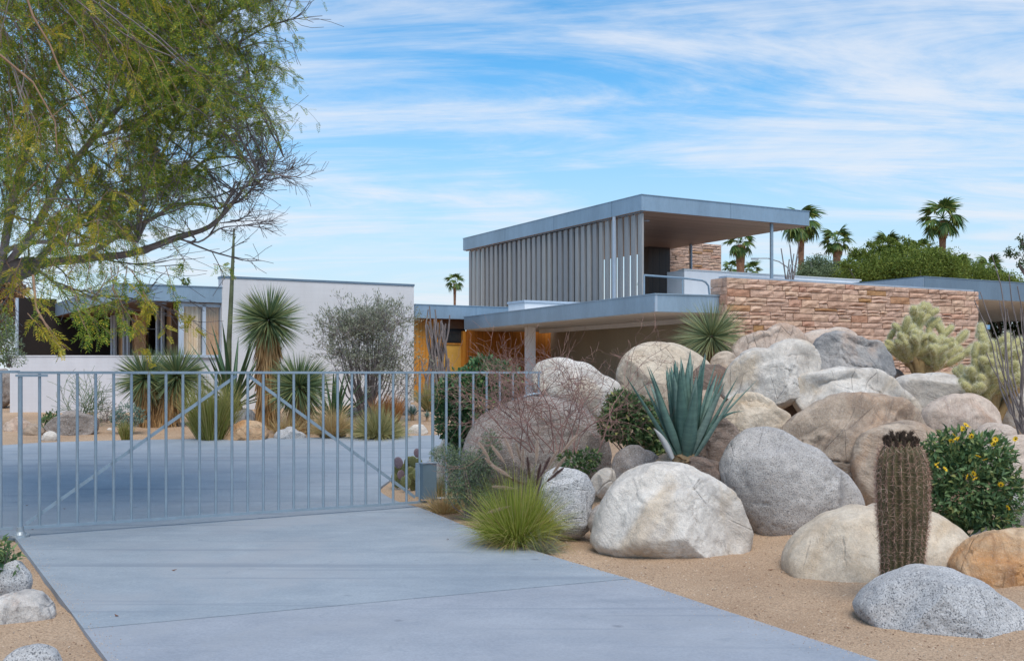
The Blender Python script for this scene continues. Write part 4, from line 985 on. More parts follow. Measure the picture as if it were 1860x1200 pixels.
B = [
 ([(1077,985),(1082,950),(1100,905),(1120,870),(1155,848),(1215,842),(1270,860),(1320,885),(1355,925),(1372,965),(1362,1000),(1335,1018),(1300,1029),(1250,1026),(1190,1031),(1140,1019),(1100,1011)], 9.38, 'big whitish boulder with tan stains standing nearest the driveway on the sand', 'rock_white', 6, .8, 6, .04),
 ([(1308,860),(1313,833),(1340,793),(1367,778),(1413,778),(1453,800),(1513,843),(1553,880),(1570,920),(1545,955),(1495,985),(1440,1007),(1410,1010),(1380,990),(1350,950),(1320,905)], 10.15, 'large speckled grey granite boulder leaning behind the whitish front boulder', 'rock_speck', 6, .7, 2, .03),
 ([(1421,1045),(1425,1012),(1445,980),(1480,953),(1530,932),(1590,925),(1680,930),(1722,948),(1750,970),(1770,995),(1752,1030),(1700,1060),(1620,1090),(1560,1088),(1500,1074),(1450,1062)], 8.4, 'smooth cream boulder directly behind the barrel cactus', 'rock_cream', 6, .85, 5, .03),
 ([(1560,1108),(1582,1074),(1615,1050),(1647,1037),(1711,1036),(1763,1050),(1808,1080),(1857,1113),(1888,1150),(1884,1178),(1830,1178),(1780,1190),(1700,1177),(1620,1158),(1575,1135)], 6.75, 'salt and pepper granite boulder in the bottom right corner in front of the barrel cactus', 'rock_grey', 6, .85, 4, .03),
 ([(1725,1030),(1750,1000),(1775,975),(1830,962),(1890,958),(1950,985),(1975,1050),(1950,1115),(1880,1130),(1840,1120),(1800,1095),(1755,1050)], 7.9, 'rust orange and cream boulder at the right edge behind the salt and pepper one', 'rock_orange', 6, .8, 9, .06),
 ([(1418,775),(1453,747),(1497,723),(1553,713),(1613,715),(1653,727),(1680,753),(1687,790),(1675,850),(1650,930),(1590,940),(1520,890),(1450,830),(1420,800)], 11.3, 'largest brown tan boulder in the middle of the pile above the cactus', 'rock_tan', 6, .7, 9, .06),
 ([(1430,697),(1447,678),(1493,674),(1520,667),(1557,669),(1613,683),(1647,705),(1682,743),(1650,775),(1560,785),(1500,775),(1450,748),(1435,722)], 12.6, 'long pale veined boulder resting on top of the largest brown one', 'rock_white', 5, .6, 8, .06),
 ([(1310,690),(1327,660),(1397,633),(1470,620),(1490,638),(1494,670),(1472,697),(1448,725),(1420,742),(1373,730),(1347,722),(1313,725)], 12.8, 'angular white topped boulder high in the pile with a tan underside', 'rock_white', 6, .75, 10, .04),
 ([(1323,657),(1330,627),(1363,604),(1393,602),(1420,588),(1447,592),(1460,603),(1478,640),(1440,670),(1370,690),(1330,690)], 14.3, 'pinkish boulder at the top of the pile just right of the spiky yucca', 'rock_pink', 5, .8, 7, .04),
 ([(1290,662),(1300,643),(1322,636),(1340,660),(1335,695),(1300,700)], 14.0, 'small tan boulder wedged below the spiky yucca', 'rock_tan', 5, .8, 5, .04),
 ([(1440,622),(1470,603),(1500,598),(1545,600),(1565,630),(1545,690),(1480,690),(1445,660)], 14.4, 'tan boulder topping the pile behind the dark slate one', 'rock_pink', 5, .8, 6, .04),
 ([(1478,620),(1495,604),(1527,600),(1549,609),(1575,618),(1603,618),(1622,645),(1630,673),(1629,690),(1590,705),(1520,700),(1480,680)], 13.6, 'dark blue grey slate boulder at the top of the pile', 'rock_slate', 6, .8, 11, .06),
 ([(1628,690),(1680,680),(1730,679),(1773,687),(1800,710),(1803,732),(1780,770),(1700,775),(1640,745)], 13.0, 'broad low grey white boulder beneath the left cholla cactus', 'rock_white', 5, .7, 6, .04),
 ([(1678,747),(1705,727),(1747,717),(1782,717),(1807,737),(1818,767),(1805,815),(1720,820),(1682,795)], 11.9, 'rounded pinkish tan boulder above the yellow flowering bush', 'rock_pink', 5, .8, 5, .035),
 ([(1770,785),(1785,772),(1815,770),(1850,790),(1850,835),(1790,840)], 11.2, 'low pink boulder half hidden behind the top of the yellow flowering bush', 'rock_pink', 5, .8, 4, .035),
 ([(1311,750),(1327,723),(1360,712),(1390,719),(1413,739),(1438,753),(1428,780),(1390,800),(1350,812),(1325,797),(1312,772)], 11.6, 'cream boulder between the big blue agave and the largest brown boulder', 'rock_cream', 5, .8, 8, .05),
 ([(1116,675),(1130,648),(1165,627),(1210,622),(1252,633),(1280,651),(1302,682),(1310,750),(1240,780),(1160,760),(1120,712)], 14.0, 'smooth rounded cream boulder standing behind the tips of the big blue agave', 'rock_cream', 6, .7, 3, .02),
 ([(965,672),(975,658),(1004,649),(1046,660),(1095,680),(1123,697),(1133,718),(1128,742),(1105,762),(1060,770),(1000,750),(965,710)], 13.2, 'white boulder sloping down behind the bare reddish bush', 'rock_white', 5, .7, 4, .03),
 ([(838,850),(848,800),(867,765),(902,738),(940,724),(976,719),(1032,728),(1074,752),(1102,788),(1114,830),(1108,868),(1050,910),(950,920),(880,900),(845,880)], 12.3, 'huge warm grey boulder behind the bare bush with the fence ending over it', 'rock_warmgrey', 6, .6, 4, .03),
 ([(780,860),(798,805),(830,772),(870,775),(890,830),(875,890),(800,905)], 13.4, 'pale boulder behind the fence under the leafy green shrub', 'rock_white', 5, .7, 4, .03),
 ([(1113,850),(1122,819),(1144,806),(1172,815),(1200,835),(1208,855),(1165,885),(1120,880)], 10.9, 'small brown grey boulder tucked below the leafy bush behind the big whitish boulder', 'rock_warmgrey', 5, .8, 6, .045),
 ([(985,880),(990,862),(1007,850),(1039,849),(1067,863),(1082,893),(1074,920),(1074,956),(1062,971),(1010,970),(985,935)], 9.9, 'speckled blue grey granite boulder right of the fountain grass', 'rock_grey', 6, .8, 6, .035),
 ([(1072,873),(1087,856),(1116,852),(1146,866),(1135,893),(1080,895)], 10.9, 'small white stone behind the speckled granite boulder', 'rock_white', 5, .8, 5, .04),
 ([(1070,938),(1081,920),(1100,912),(1116,925),(1110,962),(1075,970)], 9.75, 'little dark grey stone between the granite and whitish boulders', 'rock_slate', 4, .8, 5, .04),
 ([(1262,830),(1276,774),(1298,752),(1320,758),(1340,785),(1350,825),(1345,870),(1310,885),(1270,880)], 11.0, 'dark brown boulder in the gap right behind the big blue agave', 'rock_brown', 5, .7, 8, .05),
 ([(1225,860),(1240,835),(1262,828),(1290,835),(1320,850),(1325,885),(1270,900),(1230,890)], 10.3, 'low dark brown rock at the foot of the big blue agave', 'rock_brown', 5, .8, 6, .05),
 ([(1790,812),(1813,797),(1847,790),(1890,795),(1915,850),(1880,910),(1820,900)], 10.4, 'pinkish grey boulder behind the right side of the yellow flowering bush', 'rock_pink', 5, .8, 5, .035),
 ([(1815,925),(1840,898),(1880,890),(1920,920),(1915,970),(1850,978)], 9.3, 'grey boulder at the right edge above the rust orange one', 'rock_speck', 5, .8, 5, .035),
 ([(1760,978),(1774,966),(1800,963),(1818,972),(1815,992),(1770,998)], 8.7, 'small grey stone under the yellow flowering bush', 'rock_grey', 4, .8, 4, .035),
 ([(1235,740),(1262,715),(1300,712),(1325,740),(1320,790),(1260,800)], 12.6, 'shaded tan boulder behind the leaves of the big blue agave', 'rock_tan', 5, .8, 4, .03),
 ([(1560,790),(1600,770),(1700,780),(1740,840),(1720,940),(1620,960),(1560,900)], 10.9, 'brown boulder hidden behind the barrel cactus and the flowering bush', 'rock_tan', 5, .5, 4, .03),
 ([(1800,700),(1830,690),(1880,700),(1900,760),(1860,800),(1810,770)], 12.4, 'pale boulder at the right edge under the right cholla', 'rock_white', 5, .8, 4, .03),
 # left foreground
 ([(-45,1112),(-20,1090),(0,1084),(23,1077),(57,1074),(85,1091),(101,1114),(93,1140),(57,1150),(0,1156),(-40,1150)], 6.75, 'white stone with a dark patch and rust spots left of the driveway', 'rock_patchy', 6, .8, 6, .05),
 ([(-15,1050),(5,1028),(28,1016),(45,1030),(54,1068),(45,1088),(10,1095),(-15,1080)], 7.3, 'grey granite stone beneath the green plant at the left edge', 'rock_grey', 5, .8, 4, .035),
 ([(5,1212),(25,1180),(48,1172),(75,1171),(98,1182),(110,1205),(100,1245),(20,1248)], 5.45, 'grey granite stone cut off by the bottom left corner', 'rock_grey', 5, .8, 4, .03),
 # garden behind the gate
 ([(79,777),(90,766),(112,754),(150,751),(173,758),(177,772),(174,785),(150,791),(128,791),(105,787)], 0, 'large light grey rock lying in the sand before the garden wall', 'rock_warmgrey', 5, .7, 8, .05),
 ([(4,778),(20,764),(31,756),(45,764),(58,773),(50,786),(24,786)], 0, 'pointed pinkish rock near the left end of the garden wall', 'rock_pink', 4, .7, 7, .05),
 ([(39,784),(50,775),(69,773),(82,784),(68,792),(45,792)], 0, 'low rock in front of the pointed pinkish one', 'rock_tan', 4, .7, 6, .05),
 ([(75,798),(84,785),(96,784),(105,794),(102,802),(82,802)], 0, 'small rock at the edge of the far driveway left of the grey rock', 'rock_white', 4, .7, 6, .05),
 (ell(197, 754, 20, 10), 0, 'flat pale rock left of the blue grey bush', 'rock_white', 4, .7, 5, .05),
 ([(403,800),(412,782),(430,769),(455,763),(478,770),(488,790),(480,802),(440,804)], 0, 'rounded orange rock at the foot of the tall yucca', 'rock_orange', 5, .7, 6, .045),
 ([(496,796),(500,785),(515,779),(540,783),(558,793),(550,801),(515,802)], 0, 'flat grey rock right of the rounded orange one', 'rock_grey', 4, .7, 6, .05),
 ([(424,768),(426,750),(438,745),(458,745),(465,756),(462,770),(440,773)], 0, 'dark grey block of rock behind the rounded orange one', 'rock_slate', 4, .8, 6, .04),
 (ell(445, 755, 16, 14), 0, 'brown rock against the white wall behind the orange one', 'rock_brown', 4, .7, 5, .05),
 ([(740,785),(745,776),(758,771),(773,776),(778,786),(760,790)], 0, 'white stone on the open sand seen through the gate before the cedar wall', 'rock_white', 4, .7, 5, .04),
 (ell(617, 790, 12, 8), 0, 'small pinkish stone between the two dome grasses', 'rock_pink', 4, .7, 5, .05),
 (ell(645, 750, 14, 10), 0, 'purple grey stone beneath the dark agave leaves', 'rock_warmgrey', 4, .7, 5, .05),
 (ell(199, 780, 4.5, 3.5), 0, 'tiny white stone on the sand beyond the gate', 'rock_white', 4, .8, 3, .05),
 ([(732,752),(738,722),(746,735),(756,748),(752,757)], 0, 'slanting grey rock at the right end of the tall white wall', 'rock_grey', 4, .7, 4, .04),
 ([(-30,735),(-10,680),(10,668),(22,690),(20,728),(5,742)], 0, 'tall grey rock beyond the left end of the garden wall', 'rock_warmgrey', 5, .7, 7, .05),
]
for it in B:
    pts, D, lab, mt, sub, dep, fac, am = it
    if D > 8 and fac >= 7: fac += 5; sub = 6
    if D == 0:
        pb_ = max(p[1] for p in pts) - 3
        pxm = sum(p[0] for p in pts) / len(pts)
        g_ = G(pxm, pb_); D = g_.y + 0.12
    boulder(pts, D, lab, mt, sub, dep, fac, am)
# a few filler stones deep in the pile, each seen only through gaps
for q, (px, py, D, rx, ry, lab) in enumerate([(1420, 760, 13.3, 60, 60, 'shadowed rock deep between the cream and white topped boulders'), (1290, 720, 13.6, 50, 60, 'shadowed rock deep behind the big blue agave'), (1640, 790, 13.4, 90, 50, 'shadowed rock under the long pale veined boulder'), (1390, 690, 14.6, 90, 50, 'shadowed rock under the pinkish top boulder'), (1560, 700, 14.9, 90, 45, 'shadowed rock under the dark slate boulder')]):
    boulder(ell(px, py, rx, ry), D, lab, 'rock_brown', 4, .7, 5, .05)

# pebbles on the sand of both verges
mb = MB()
octv = np.array([(1, 0, 0), (-1, 0, 0), (0, 1, 0), (0, -1, 0), (0, 0, 1), (0, 0, -1)], float)
octf = np.array([(0, 2, 4), (2, 1, 4), (1, 3, 4), (3, 0, 4), (2, 0, 5), (1, 2, 5), (3, 1, 5), (0, 3, 5)])
NP = 16000
yy = RNG.uniform(4.6, 13, NP); side_ = RNG.random(NP) < 0.72
xr = np.interp(yy, [4.6, 5.81, 7.23, 7.98, 9.4, 10.6, 12.0, 13], [2.55, 1.98, 1.28, 0.93, 0.15, -0.41, -0.98, -1.3])
xl = -2.24 - 0.592 * (yy - 5.81)
xx = np.where(side_, xr + RNG.uniform(0.01, 1, NP) ** 1.3 * 3.4, xl - 0.03 - RNG.uniform(0, 1, NP) ** 1.2 * 1.6)
ok = side_ | (yy < 9.9)
xx, yy = xx[ok], yy[ok]; n_ = len(xx)
nE = 900                                     # grains kicked onto the concrete edge
ye = RNG.uniform(5.2, 11.8, nE); xe = np.interp(ye, [4.6, 5.81, 7.23, 7.98, 9.4, 10.6, 12.0, 13], [2.55, 1.95, 1.25, 0.90, 0.12, -0.44, -1.02, -1.3]) - RNG.exponential(0.07, nE)
ye2 = RNG.uniform(5.2, 9.8, 350); xe2 = -2.24 - 0.592 * (ye2 - 5.81) + RNG.exponential(0.06, 350)
onc = np.concatenate([np.zeros(n_, bool), np.ones(nE + 350, bool)])
xx = np.concatenate([xx, xe, xe2]); yy = np.concatenate([yy, ye, ye2]); n_ = len(xx)
pz = np.stack([xx, yy, xx * 0], -1)
zg = gz(xx, yy) + 0.014 * fbm(pz * 2.6, 3, 3) + 0.02 * vnoise(pz * 0.7, 9) - 0.02
zg = np.where(onc, T, zg)
sz = 0.0025 + 0.0055 * RNG.random(n_) ** 3
sz = np.where(onc, 0.003, sz)
V_ = octv[None] * (sz[:, None] * RNG.uniform(0.6, 1.4, (n_, 3)))[:, None, :]
V_ = V_ + np.stack([xx, yy, zg + sz * 0.25], -1)[:, None, :]
Fc = octf[None] + (np.arange(n_) * 6)[:, None, None]
mb.add(V_.reshape(-1, 3), Fc.reshape(-1, 3))
m, nt, b = mat('pebbles'); g = N(nt, 'ShaderNodeNewGeometry')
setb(nt, b, ramp(nt, g.outputs['Random Per Island'], [(0.0, (0.28, 0.18, 0.12)), (0.4, (0.50, 0.37, 0.26)), (0.8, (0.60, 0.50, 0.40)), (1.0, (0.16, 0.12, 0.10))]), 0.9, 0, 0.2)
tag(mb.build('gravel', m), 'loose fine gravel scattered on the sand verges', None, None, 'stuff')
# bits of dry leaf and twig on the sand
nl_ = 420; yl_ = RNG.uniform(5.0, 12.5, nl_); xl_ = np.interp(yl_, [4.6, 5.81, 7.23, 7.98, 9.4, 10.6, 12.0, 13], [2.55, 1.98, 1.28, 0.93, 0.15, -0.41, -0.98, -1.3]) + 0.03 + RNG.random(nl_) ** 1.4 * 2.6
k_ = RNG.random(nl_) < .2; xl_ = np.where(k_, -2.30 - 0.592 * (yl_ - 5.81) - RNG.random(nl_), xl_); yl_ = np.where(k_ & (yl_ > 9.6), 8.0, yl_)
zl_ = np.array([gsurf(p_, q_) for p_, q_ in zip(xl_, yl_)]) + 0.004
al_ = RNG.uniform(0, 6.28, nl_); mb = MB()
mb.leaves(np.stack([xl_, yl_, zl_], -1), np.stack([np.cos(al_), np.sin(al_), RNG.uniform(-.1, .35, nl_)], -1), RNG.normal(0, .3, (nl_, 3)) + [0, 0, 1], RNG.uniform(.012, .032, nl_), RNG.uniform(.004, .012, nl_), -.3)
tag(mb.build('leaf_litter', M['dead_leaf']), 'scattered bits of dry leaf on the sand', None, None, 'stuff')
# fallen leaves on the concrete and sand
for k, (px, py, D_, lab) in enumerate([(311, 1043, 0, 'dry brown leaf lying alone on the middle of the driveway'), (61, 967, 0, 'dry leaf on the concrete beside the gate post base'), (46, 923, 0, 'dry leaf on the concrete behind the gate near its hinge'), (120, 929, 0, 'faint dry leaf on the concrete behind the second gate bars'), (812, 985, 0, 'curled dry leaf on the driveway edge by the fountain grass'), (1395, 1036, 0, 'dark dry leaf on the sand below the speckled boulder'), (1546, 1137, 0, 'dry leaf on the sand left of the salt and pepper boulder'), (216, 1128, 0, 'dry leaf on the concrete just above the slab joint'), (862, 934, 0, 'dry leaf on the sand beneath the lower fence rail')]):
    g_ = G(px, py); a_ = random.uniform(0, 6)
    d_ = np.array([[math.cos(a_), math.sin(a_), 0.15]]); zb_ = T if (px < 1000) else gsurf(g_.x, g_.y)
    mb = MB(); L_ = random.uniform(0.035, 0.055)
    c0 = np.array([[0, 0, 0.004]])
    mb.leaves(c0, d_, np.array([[0.1, 0, 1]]), L_, L_ * 0.42, -0.35)
    o = link('fallen_leaf', mb.mesh('fallen_leaf', M['dead_leaf'])); o.location = (g_.x, g_.y, zb_ + (SLOPE * max(0, g_.y - SLOPE0) if px < 1000 else 0) + 0.003)
    tag(o, lab, 'leaf', 'fallen leaves on the ground')

# ============================================================ PLANTS
def rdir(n, zmin=-1.0, zmax=1.0):
    z = RNG.uniform(zmin, zmax, n); a = RNG.uniform(0, 2 * np.pi, n); r = np.sqrt(1 - z * z)
    return np.stack([r * np.cos(a), r * np.sin(a), z], -1)
def gloc(px, py, D=None):
    """where a plant's foot stands"""
    if D is None:
        p = G(px, py); return Vector((p.x, p.y, gsurf(p.x, p.y)))
    x = (px - 930) / F * D
    return Vector((x, D, gsurf(x, D)))
def stem_tree(mb, start, d, L, r, lev, maxlev, k, ang, shrink, bend, tips, seg=4, up=0.0, sides=4, zig=0.0, rng=random, minr=0.0015):
    """recursive branching tubes; ends are appended to tips"""
    p = np.array(start, float); d = np.array(d, float); d /= np.linalg.norm(d)
    pts = [p.copy()]
    for j in range(seg):
        d = d + np.array([rng.gauss(0, bend), rng.gauss(0, bend), rng.gauss(0, bend) + up])
        if zig: d = d + np.array([rng.gauss(0, zig), rng.gauss(0, zig), rng.gauss(0, zig)])
        d /= np.linalg.norm(d)
        p = p + d * L / seg
        pts.append(p.copy())
    mb.tube(pts, np.linspace(r, max(r * 0.6, minr), seg + 1), sides, cap=False)
    if lev >= maxlev:
        tips.append((pts[-1], d, pts)); return
    for j in range(k if isinstance(k, int) else k[lev]):
        at = rng.uniform(0.35, 1.0) * seg; i0 = min(int(at), seg - 1); fr = at - i0
        q = pts[i0] * (1 - fr) + pts[i0 + 1] * fr
        perp = np.array([rng.gauss(0, 1) for _ in range(3)]); perp -= perp.dot(d) * d; perp /= np.linalg.norm(perp) + 1e-9
        a_ = R(rng.uniform(*ang))
        nd = d * math.cos(a_) + perp * math.sin(a_)
        stem_tree(mb, q, nd, L * rng.uniform(*shrink), max(r * 0.55, minr), lev + 1, maxlev, k, ang, shrink, bend, tips, max(2, seg - 1) if not zig else seg, up, max(3, sides - 1), zig, rng, minr)

# ---- yucca with a ball of stiff leaves on a thatched trunk
def yucca(px, py, D, crown, label, rad, trunk_w=0.0, thatch_bottom=None, nl=620, mt='yucca', down=-0.9, group=None, stiff=0.008, w=0.014, thatch_n=600, foot=None):
    """crown = list of (px, py) of crown centres"""
    base = Vector(((px - 930) / F * D, D, zat(py, D)))
    t = thing('yucca', base, label, 'yucca', group)
    cb = MB(); th = MB(); tr = MB()
    for (cx, cy) in crown:
        c = P(cx, cy, D + random.uniform(-0.1, 0.15)); c = np.array(c)
        d = rdir(nl, down, 1.0)
        if down > -0.9: d[:, 2] = np.where(d[:, 2] < 0, d[:, 2] * 0.9, d[:, 2])
        L = rad * RNG.uniform(0.86, 1.08, nl) * np.where(d[:, 2] < -0.3, 0.95, 1)
        cb.blades(c + d * 0.05, d, L, w * RNG.uniform(0.8, 1.2, nl), np.abs(RNG.normal(0.02, 0.03, nl)) + np.where(d[:, 2] < 0.2, 0.05, 0), 3, p=1.2, root=0.8)
        b0 = np.array([base.x + (c[0] - base.x) * 0.3, D, base.z]) if len(crown) > 1 else np.array(base)
        if foot: b0 = np.array(P(*foot, D))
        tr.tube([b0 - np.array([0, 0, 0.1]), (b0 + c) / 2, c], [trunk_w * 0.62, trunk_w * 0.5, 0.06], 10)
        if thatch_n:
            n = thatch_n
            k = RNG.random(n); a = RNG.uniform(0, 2 * np.pi, n)
            rr = trunk_w * RNG.uniform(0.55, 0.95, n)
            pos = c[None] * (1 - k[:, None]) + b0[None] * k[:, None] + np.stack([rr * np.cos(a), rr * np.sin(a), 0 * a], -1)
            dd = np.stack([0.20 * np.cos(a) + RNG.normal(0, .07, n), 0.20 * np.sin(a) + RNG.normal(0, .07, n), -np.ones(n)], -1)
            th.blades(pos, dd, rad * RNG.uniform(0.45, 0.85, n) * (1 - 0.3 * k), w * 1.3, 0.0, 2, p=1.5)
    tr.build('trunk', M['palm_trunk'], t, smooth=True)
    if thatch_n: tag(th.build('thatch', M['yucca_thatch'], t), kind='stuff')
    tag(cb.build('crown', M[mt], t), kind='stuff')
    return t
yucca(486, 778, 21.2, [(488, 582)], 'tall yucca with a round spiky head on a straw thatched trunk against the white wall', 0.74, 0.20, nl=900, w=0.022, thatch_n=1500)
yucca(548, 792, 20.2, [(543, 702)], 'shorter round yucca right of the tall thatched one', 0.70, 0.20, nl=850, w=0.020, thatch_n=700)
yucca(285, 772, 21.4, [(264, 688), (322, 684)], 'double headed shaggy yucca left of the tall flower stalk', 0.66, 0.22, nl=800, w=0.020, thatch_n=800)
yucca(1290, 660, 14.6, [(1292, 612)], 'spiky green yucca growing on top of the boulder pile by the stone wall corner', 0.55, 0.07, nl=760, w=0.010, thatch_n=160, mt='yucca_pale')

# ---- grasses
def grass(px, py, D, label, R0, H, n, mt, w=0.006, spread=0.9, droop=0.5, name='grass_clump', par=None, up=0.5, mats=None, seg=5, jitter=0.5):
    base = gloc(px, py, D)
    mb = MB()
    a = RNG.uniform(0, 2 * np.pi, n); lean = RNG.random(n) ** 0.8 * spread
    d = np.stack([np.cos(a) * lean, np.sin(a) * lean, np.full(n, up)], -1)
    b_ = np.stack([np.cos(a) * R0 * RNG.random(n), np.sin(a) * R0 * RNG.random(n), np.zeros(n)], -1)
    L = H * RNG.uniform(1 - jitter, 1.1, n)
    mb.blades(b_, d, L, w, droop * RNG.uniform(0.4, 1.2, n) * (0.2 + lean), seg, p=1.4, root=0.9)
    o = link(name, mb.mesh(name, M[mt])); o.location = base
    if label: tag(o, label, 'grass')
    return o, base
grass(385, 800, 19.0, 'tall yellow green grass clump between the shaggy yucca and the flower stalk', 0.26, 1.30, 1900, 'grass_yellowgreen', 0.011, 0.55, 0.42, up=1.0, jitter=0.75)
grass(602, 795, 19.3, 'feathery straw coloured grass clump right of the shorter yucca', 0.14, 0.72, 1500, 'grass_dry', 0.008, 0.8, 0.45, up=0.7)
grass(687, 798, 19.2, 'olive dome of stiff grass seen through the gate', 0.10, 0.78, 1500, 'grass_olive', 0.010, 1.2, 0.42, up=0.75, jitter=0.25)
grass(706, 765, 21.5, 'rusty brown grass clump behind the olive dome', 0.16, 0.75, 700, 'grass_rust', 0.013, 0.6, 0.2, up=1.0)
grass(782, 747, 25.0, 'grey green grass clump at the foot of the ocotillo', 0.12, 0.80, 900, 'grass_olive', 0.011, 0.8, 0.35, up=1.0)
grass(228, 797, 19.2, 'small yellow grass tuft in front of the blue grey bush', 0.07, 0.42, 400, 'grass_yellowgreen', 0.008, 0.4, 0.25, up=1.0)
grass(520, 792, 19.6, 'straw grass between the two thatched yuccas', 0.14, 0.55, 500, 'grass_dry', 0.008, 0.8, 0.35, up=0.8)
grass(808, 912, 12.0, 'dry brown grass heap beside the gate lock box', 0.14, 0.36, 500, 'grass_dry', 0.005, 0.9, 0.5, up=0.8)
grass(796, 850, 13.2, 'dry grass behind the gate lock box', 0.12, 0.42, 350, 'grass_olive', 0.006, 0.7, 0.4, up=0.9)
grass(985, 972, 9.3, 'low grey tuft of dry twigs beside the granite boulder', 0.05, 0.30, 420, 'shrub_grey', 0.0035, 1.3, 0.35, up=0.45)
# fountain grass: blades and plumes
fb = gloc(940, 985, 9.55)
fgt = thing('fountain_grass', fb, 'bright lime fountain grass with pinkish plumes at the driveway edge', 'grass')
mb = MB(); n = 3400
a = RNG.uniform(0, 2 * np.pi, n); lean = RNG.random(n) ** 0.85 * 1.0
d = np.stack([np.cos(a) * lean, np.sin(a) * lean, np.full(n, 0.95)], -1)
b_ = np.array(fb) + np.stack([np.cos(a) * 0.13 * RNG.random(n), np.sin(a) * 0.13 * RNG.random(n), np.zeros(n)], -1)
mb.blades(b_, d, 0.80 * RNG.uniform(0.45, 1.12, n), 0.0050, 0.62 * RNG.uniform(0.4, 1.2, n) * (0.15 + lean * 1.0), 7, p=1.6, root=0.9)
tag(mb.build('blades', M['grass_lime'], fgt), kind='stuff')
def plume_mesh(mt):
    mb = MB(); n = 900; t = RNG.random(n)
    z = t * 0.20; a = RNG.uniform(0, 2 * np.pi, n)
    d = np.stack([np.cos(a) * 0.55, np.sin(a) * 0.55, np.full(n, 1.0)], -1)
    mb.blades(np.stack([0 * z, 0 * z, z], -1), d, 0.044 * np.sin(np.pi * np.clip(t * 0.86 + 0.12, 0, 1)) ** 0.6, 0.0030, 0, 1)
    mb.tube([(0, 0, -0.02), (0, 0, 0.17)], 0.0015, 4, cap=False)
    return mb.mesh('plume', M[mt])
PM = [plume_mesh('plume'), plume_mesh('plume_dark')]
n = 700; a = RNG.uniform(0, 2 * np.pi, n); lean = RNG.random(n) ** 0.5 * 1.5
d = np.stack([np.cos(a) * lean, np.sin(a) * lean, np.full(n, 0.75)], -1)
mb = MB(); mb.blades(np.array(fb) + RNG.normal(0, .05, (n, 3)) * [1, 1, 0], d, RNG.uniform(.35, .75, n), .0042, .75 * RNG.uniform(.5, 1.2, n), 7, p=1.4, root=.9)
tag(mb.build('dry_blades', M['grass_dry'], fgt), kind='stuff')
for k, (px, py, dx_, dz_, kind) in enumerate([(880, 820, -.5, .8, 0), (905, 825, -.6, .8, 0), (925, 815, -.35, .9, 0), (942, 822, -.25, .9, 0), (910, 855, -.8, .5, 0), (975, 820, .05, 1, 0), (1003, 835, .45, .8, 0), (1035, 805, .75, .8, 0), (990, 848, .4, .8, 1), (960, 850, -.1, 1, 1), (935, 872, -.9, .35, 1), (915, 885, -1.0, .1, 0), (1008, 862, .7, .6, 1), (895, 845, -.6, .6, 0), (950, 835, 0, 1, 0), (905, 925, -1, -.3, 0), (978, 862, .2, 1, 1), (1015, 845, .6, .8, 0)]):
    tip = P(px, py, 9.5 + random.uniform(-0.15, 0.15))
    dv = Vector((dx_, random.uniform(-.3, .1), dz_)).normalized()
    o = bpy.data.objects.new('plume', PM[kind]); COL.objects.link(o); o.parent = fgt
    o.matrix_parent_inverse = wm(fgt).inverted()
    o.location = tip - dv * 0.10; o.rotation_euler = dv.to_track_quat('Z', 'Y').to_euler()
    mb = MB(); s0 = np.array(fb); s3 = np.array(o.location)
    mid = (s0 + s3) / 2 + np.array([0, 0, 0.10])
    mb.tube([s0, s0 * .4 + mid * .6 + np.array([0, 0, .03]), mid * .5 + s3 * .5 + np.array([0, 0, .03]), s3], 0.0016, 3, cap=False)
    st = mb.build('stem', M['grass_lime'], fgt)

# ---- agaves
def agave_leaf_mesh(L, W, th, curl, mt, seg=10, name='leaf', bulge=0.35):
    """thick channelled leaf along +Z leaning to +X side outwards; closed solid"""
    V_ = []; 
    for j in range(seg + 1):
        t = j / seg
        prof = (0.55 + 0.45 * math.sin(min(t / bulge, 1) * math.pi / 2)) * (1 - max(0, (t - bulge)) / (1 - bulge)) ** 0.75 if t > bulge else (0.6 + 0.4 * math.sin(t / bulge * math.pi / 2))
        w = W * 0.5 * max(prof, 0.012); tk = th * max(prof, .03)
        x = curl * t * t * L; z = t * L
        V_ += [(x, -w, z), (x + tk * 0.35 + w * 0.22, 0, z) if False else (x - w * 0.18, 0, z), (x, w, z), (x + tk, 0, z)]
    V_ = np.array(V_); f = []
    # inner face is the channel (towards -x), outer face bulges to +x
    for j in range(seg):
        for k in range(4):
            f.append((j * 4 + k, j * 4 + (k + 1) % 4, (j + 1) * 4 + (k + 1) % 4, (j + 1) * 4 + k))
    mb = MB(); mb.add(V_, np.array(f)); mb.add(V_[:4], [[0, 1, 2, 3]])
    return mb.mesh(name, M[mt], True)
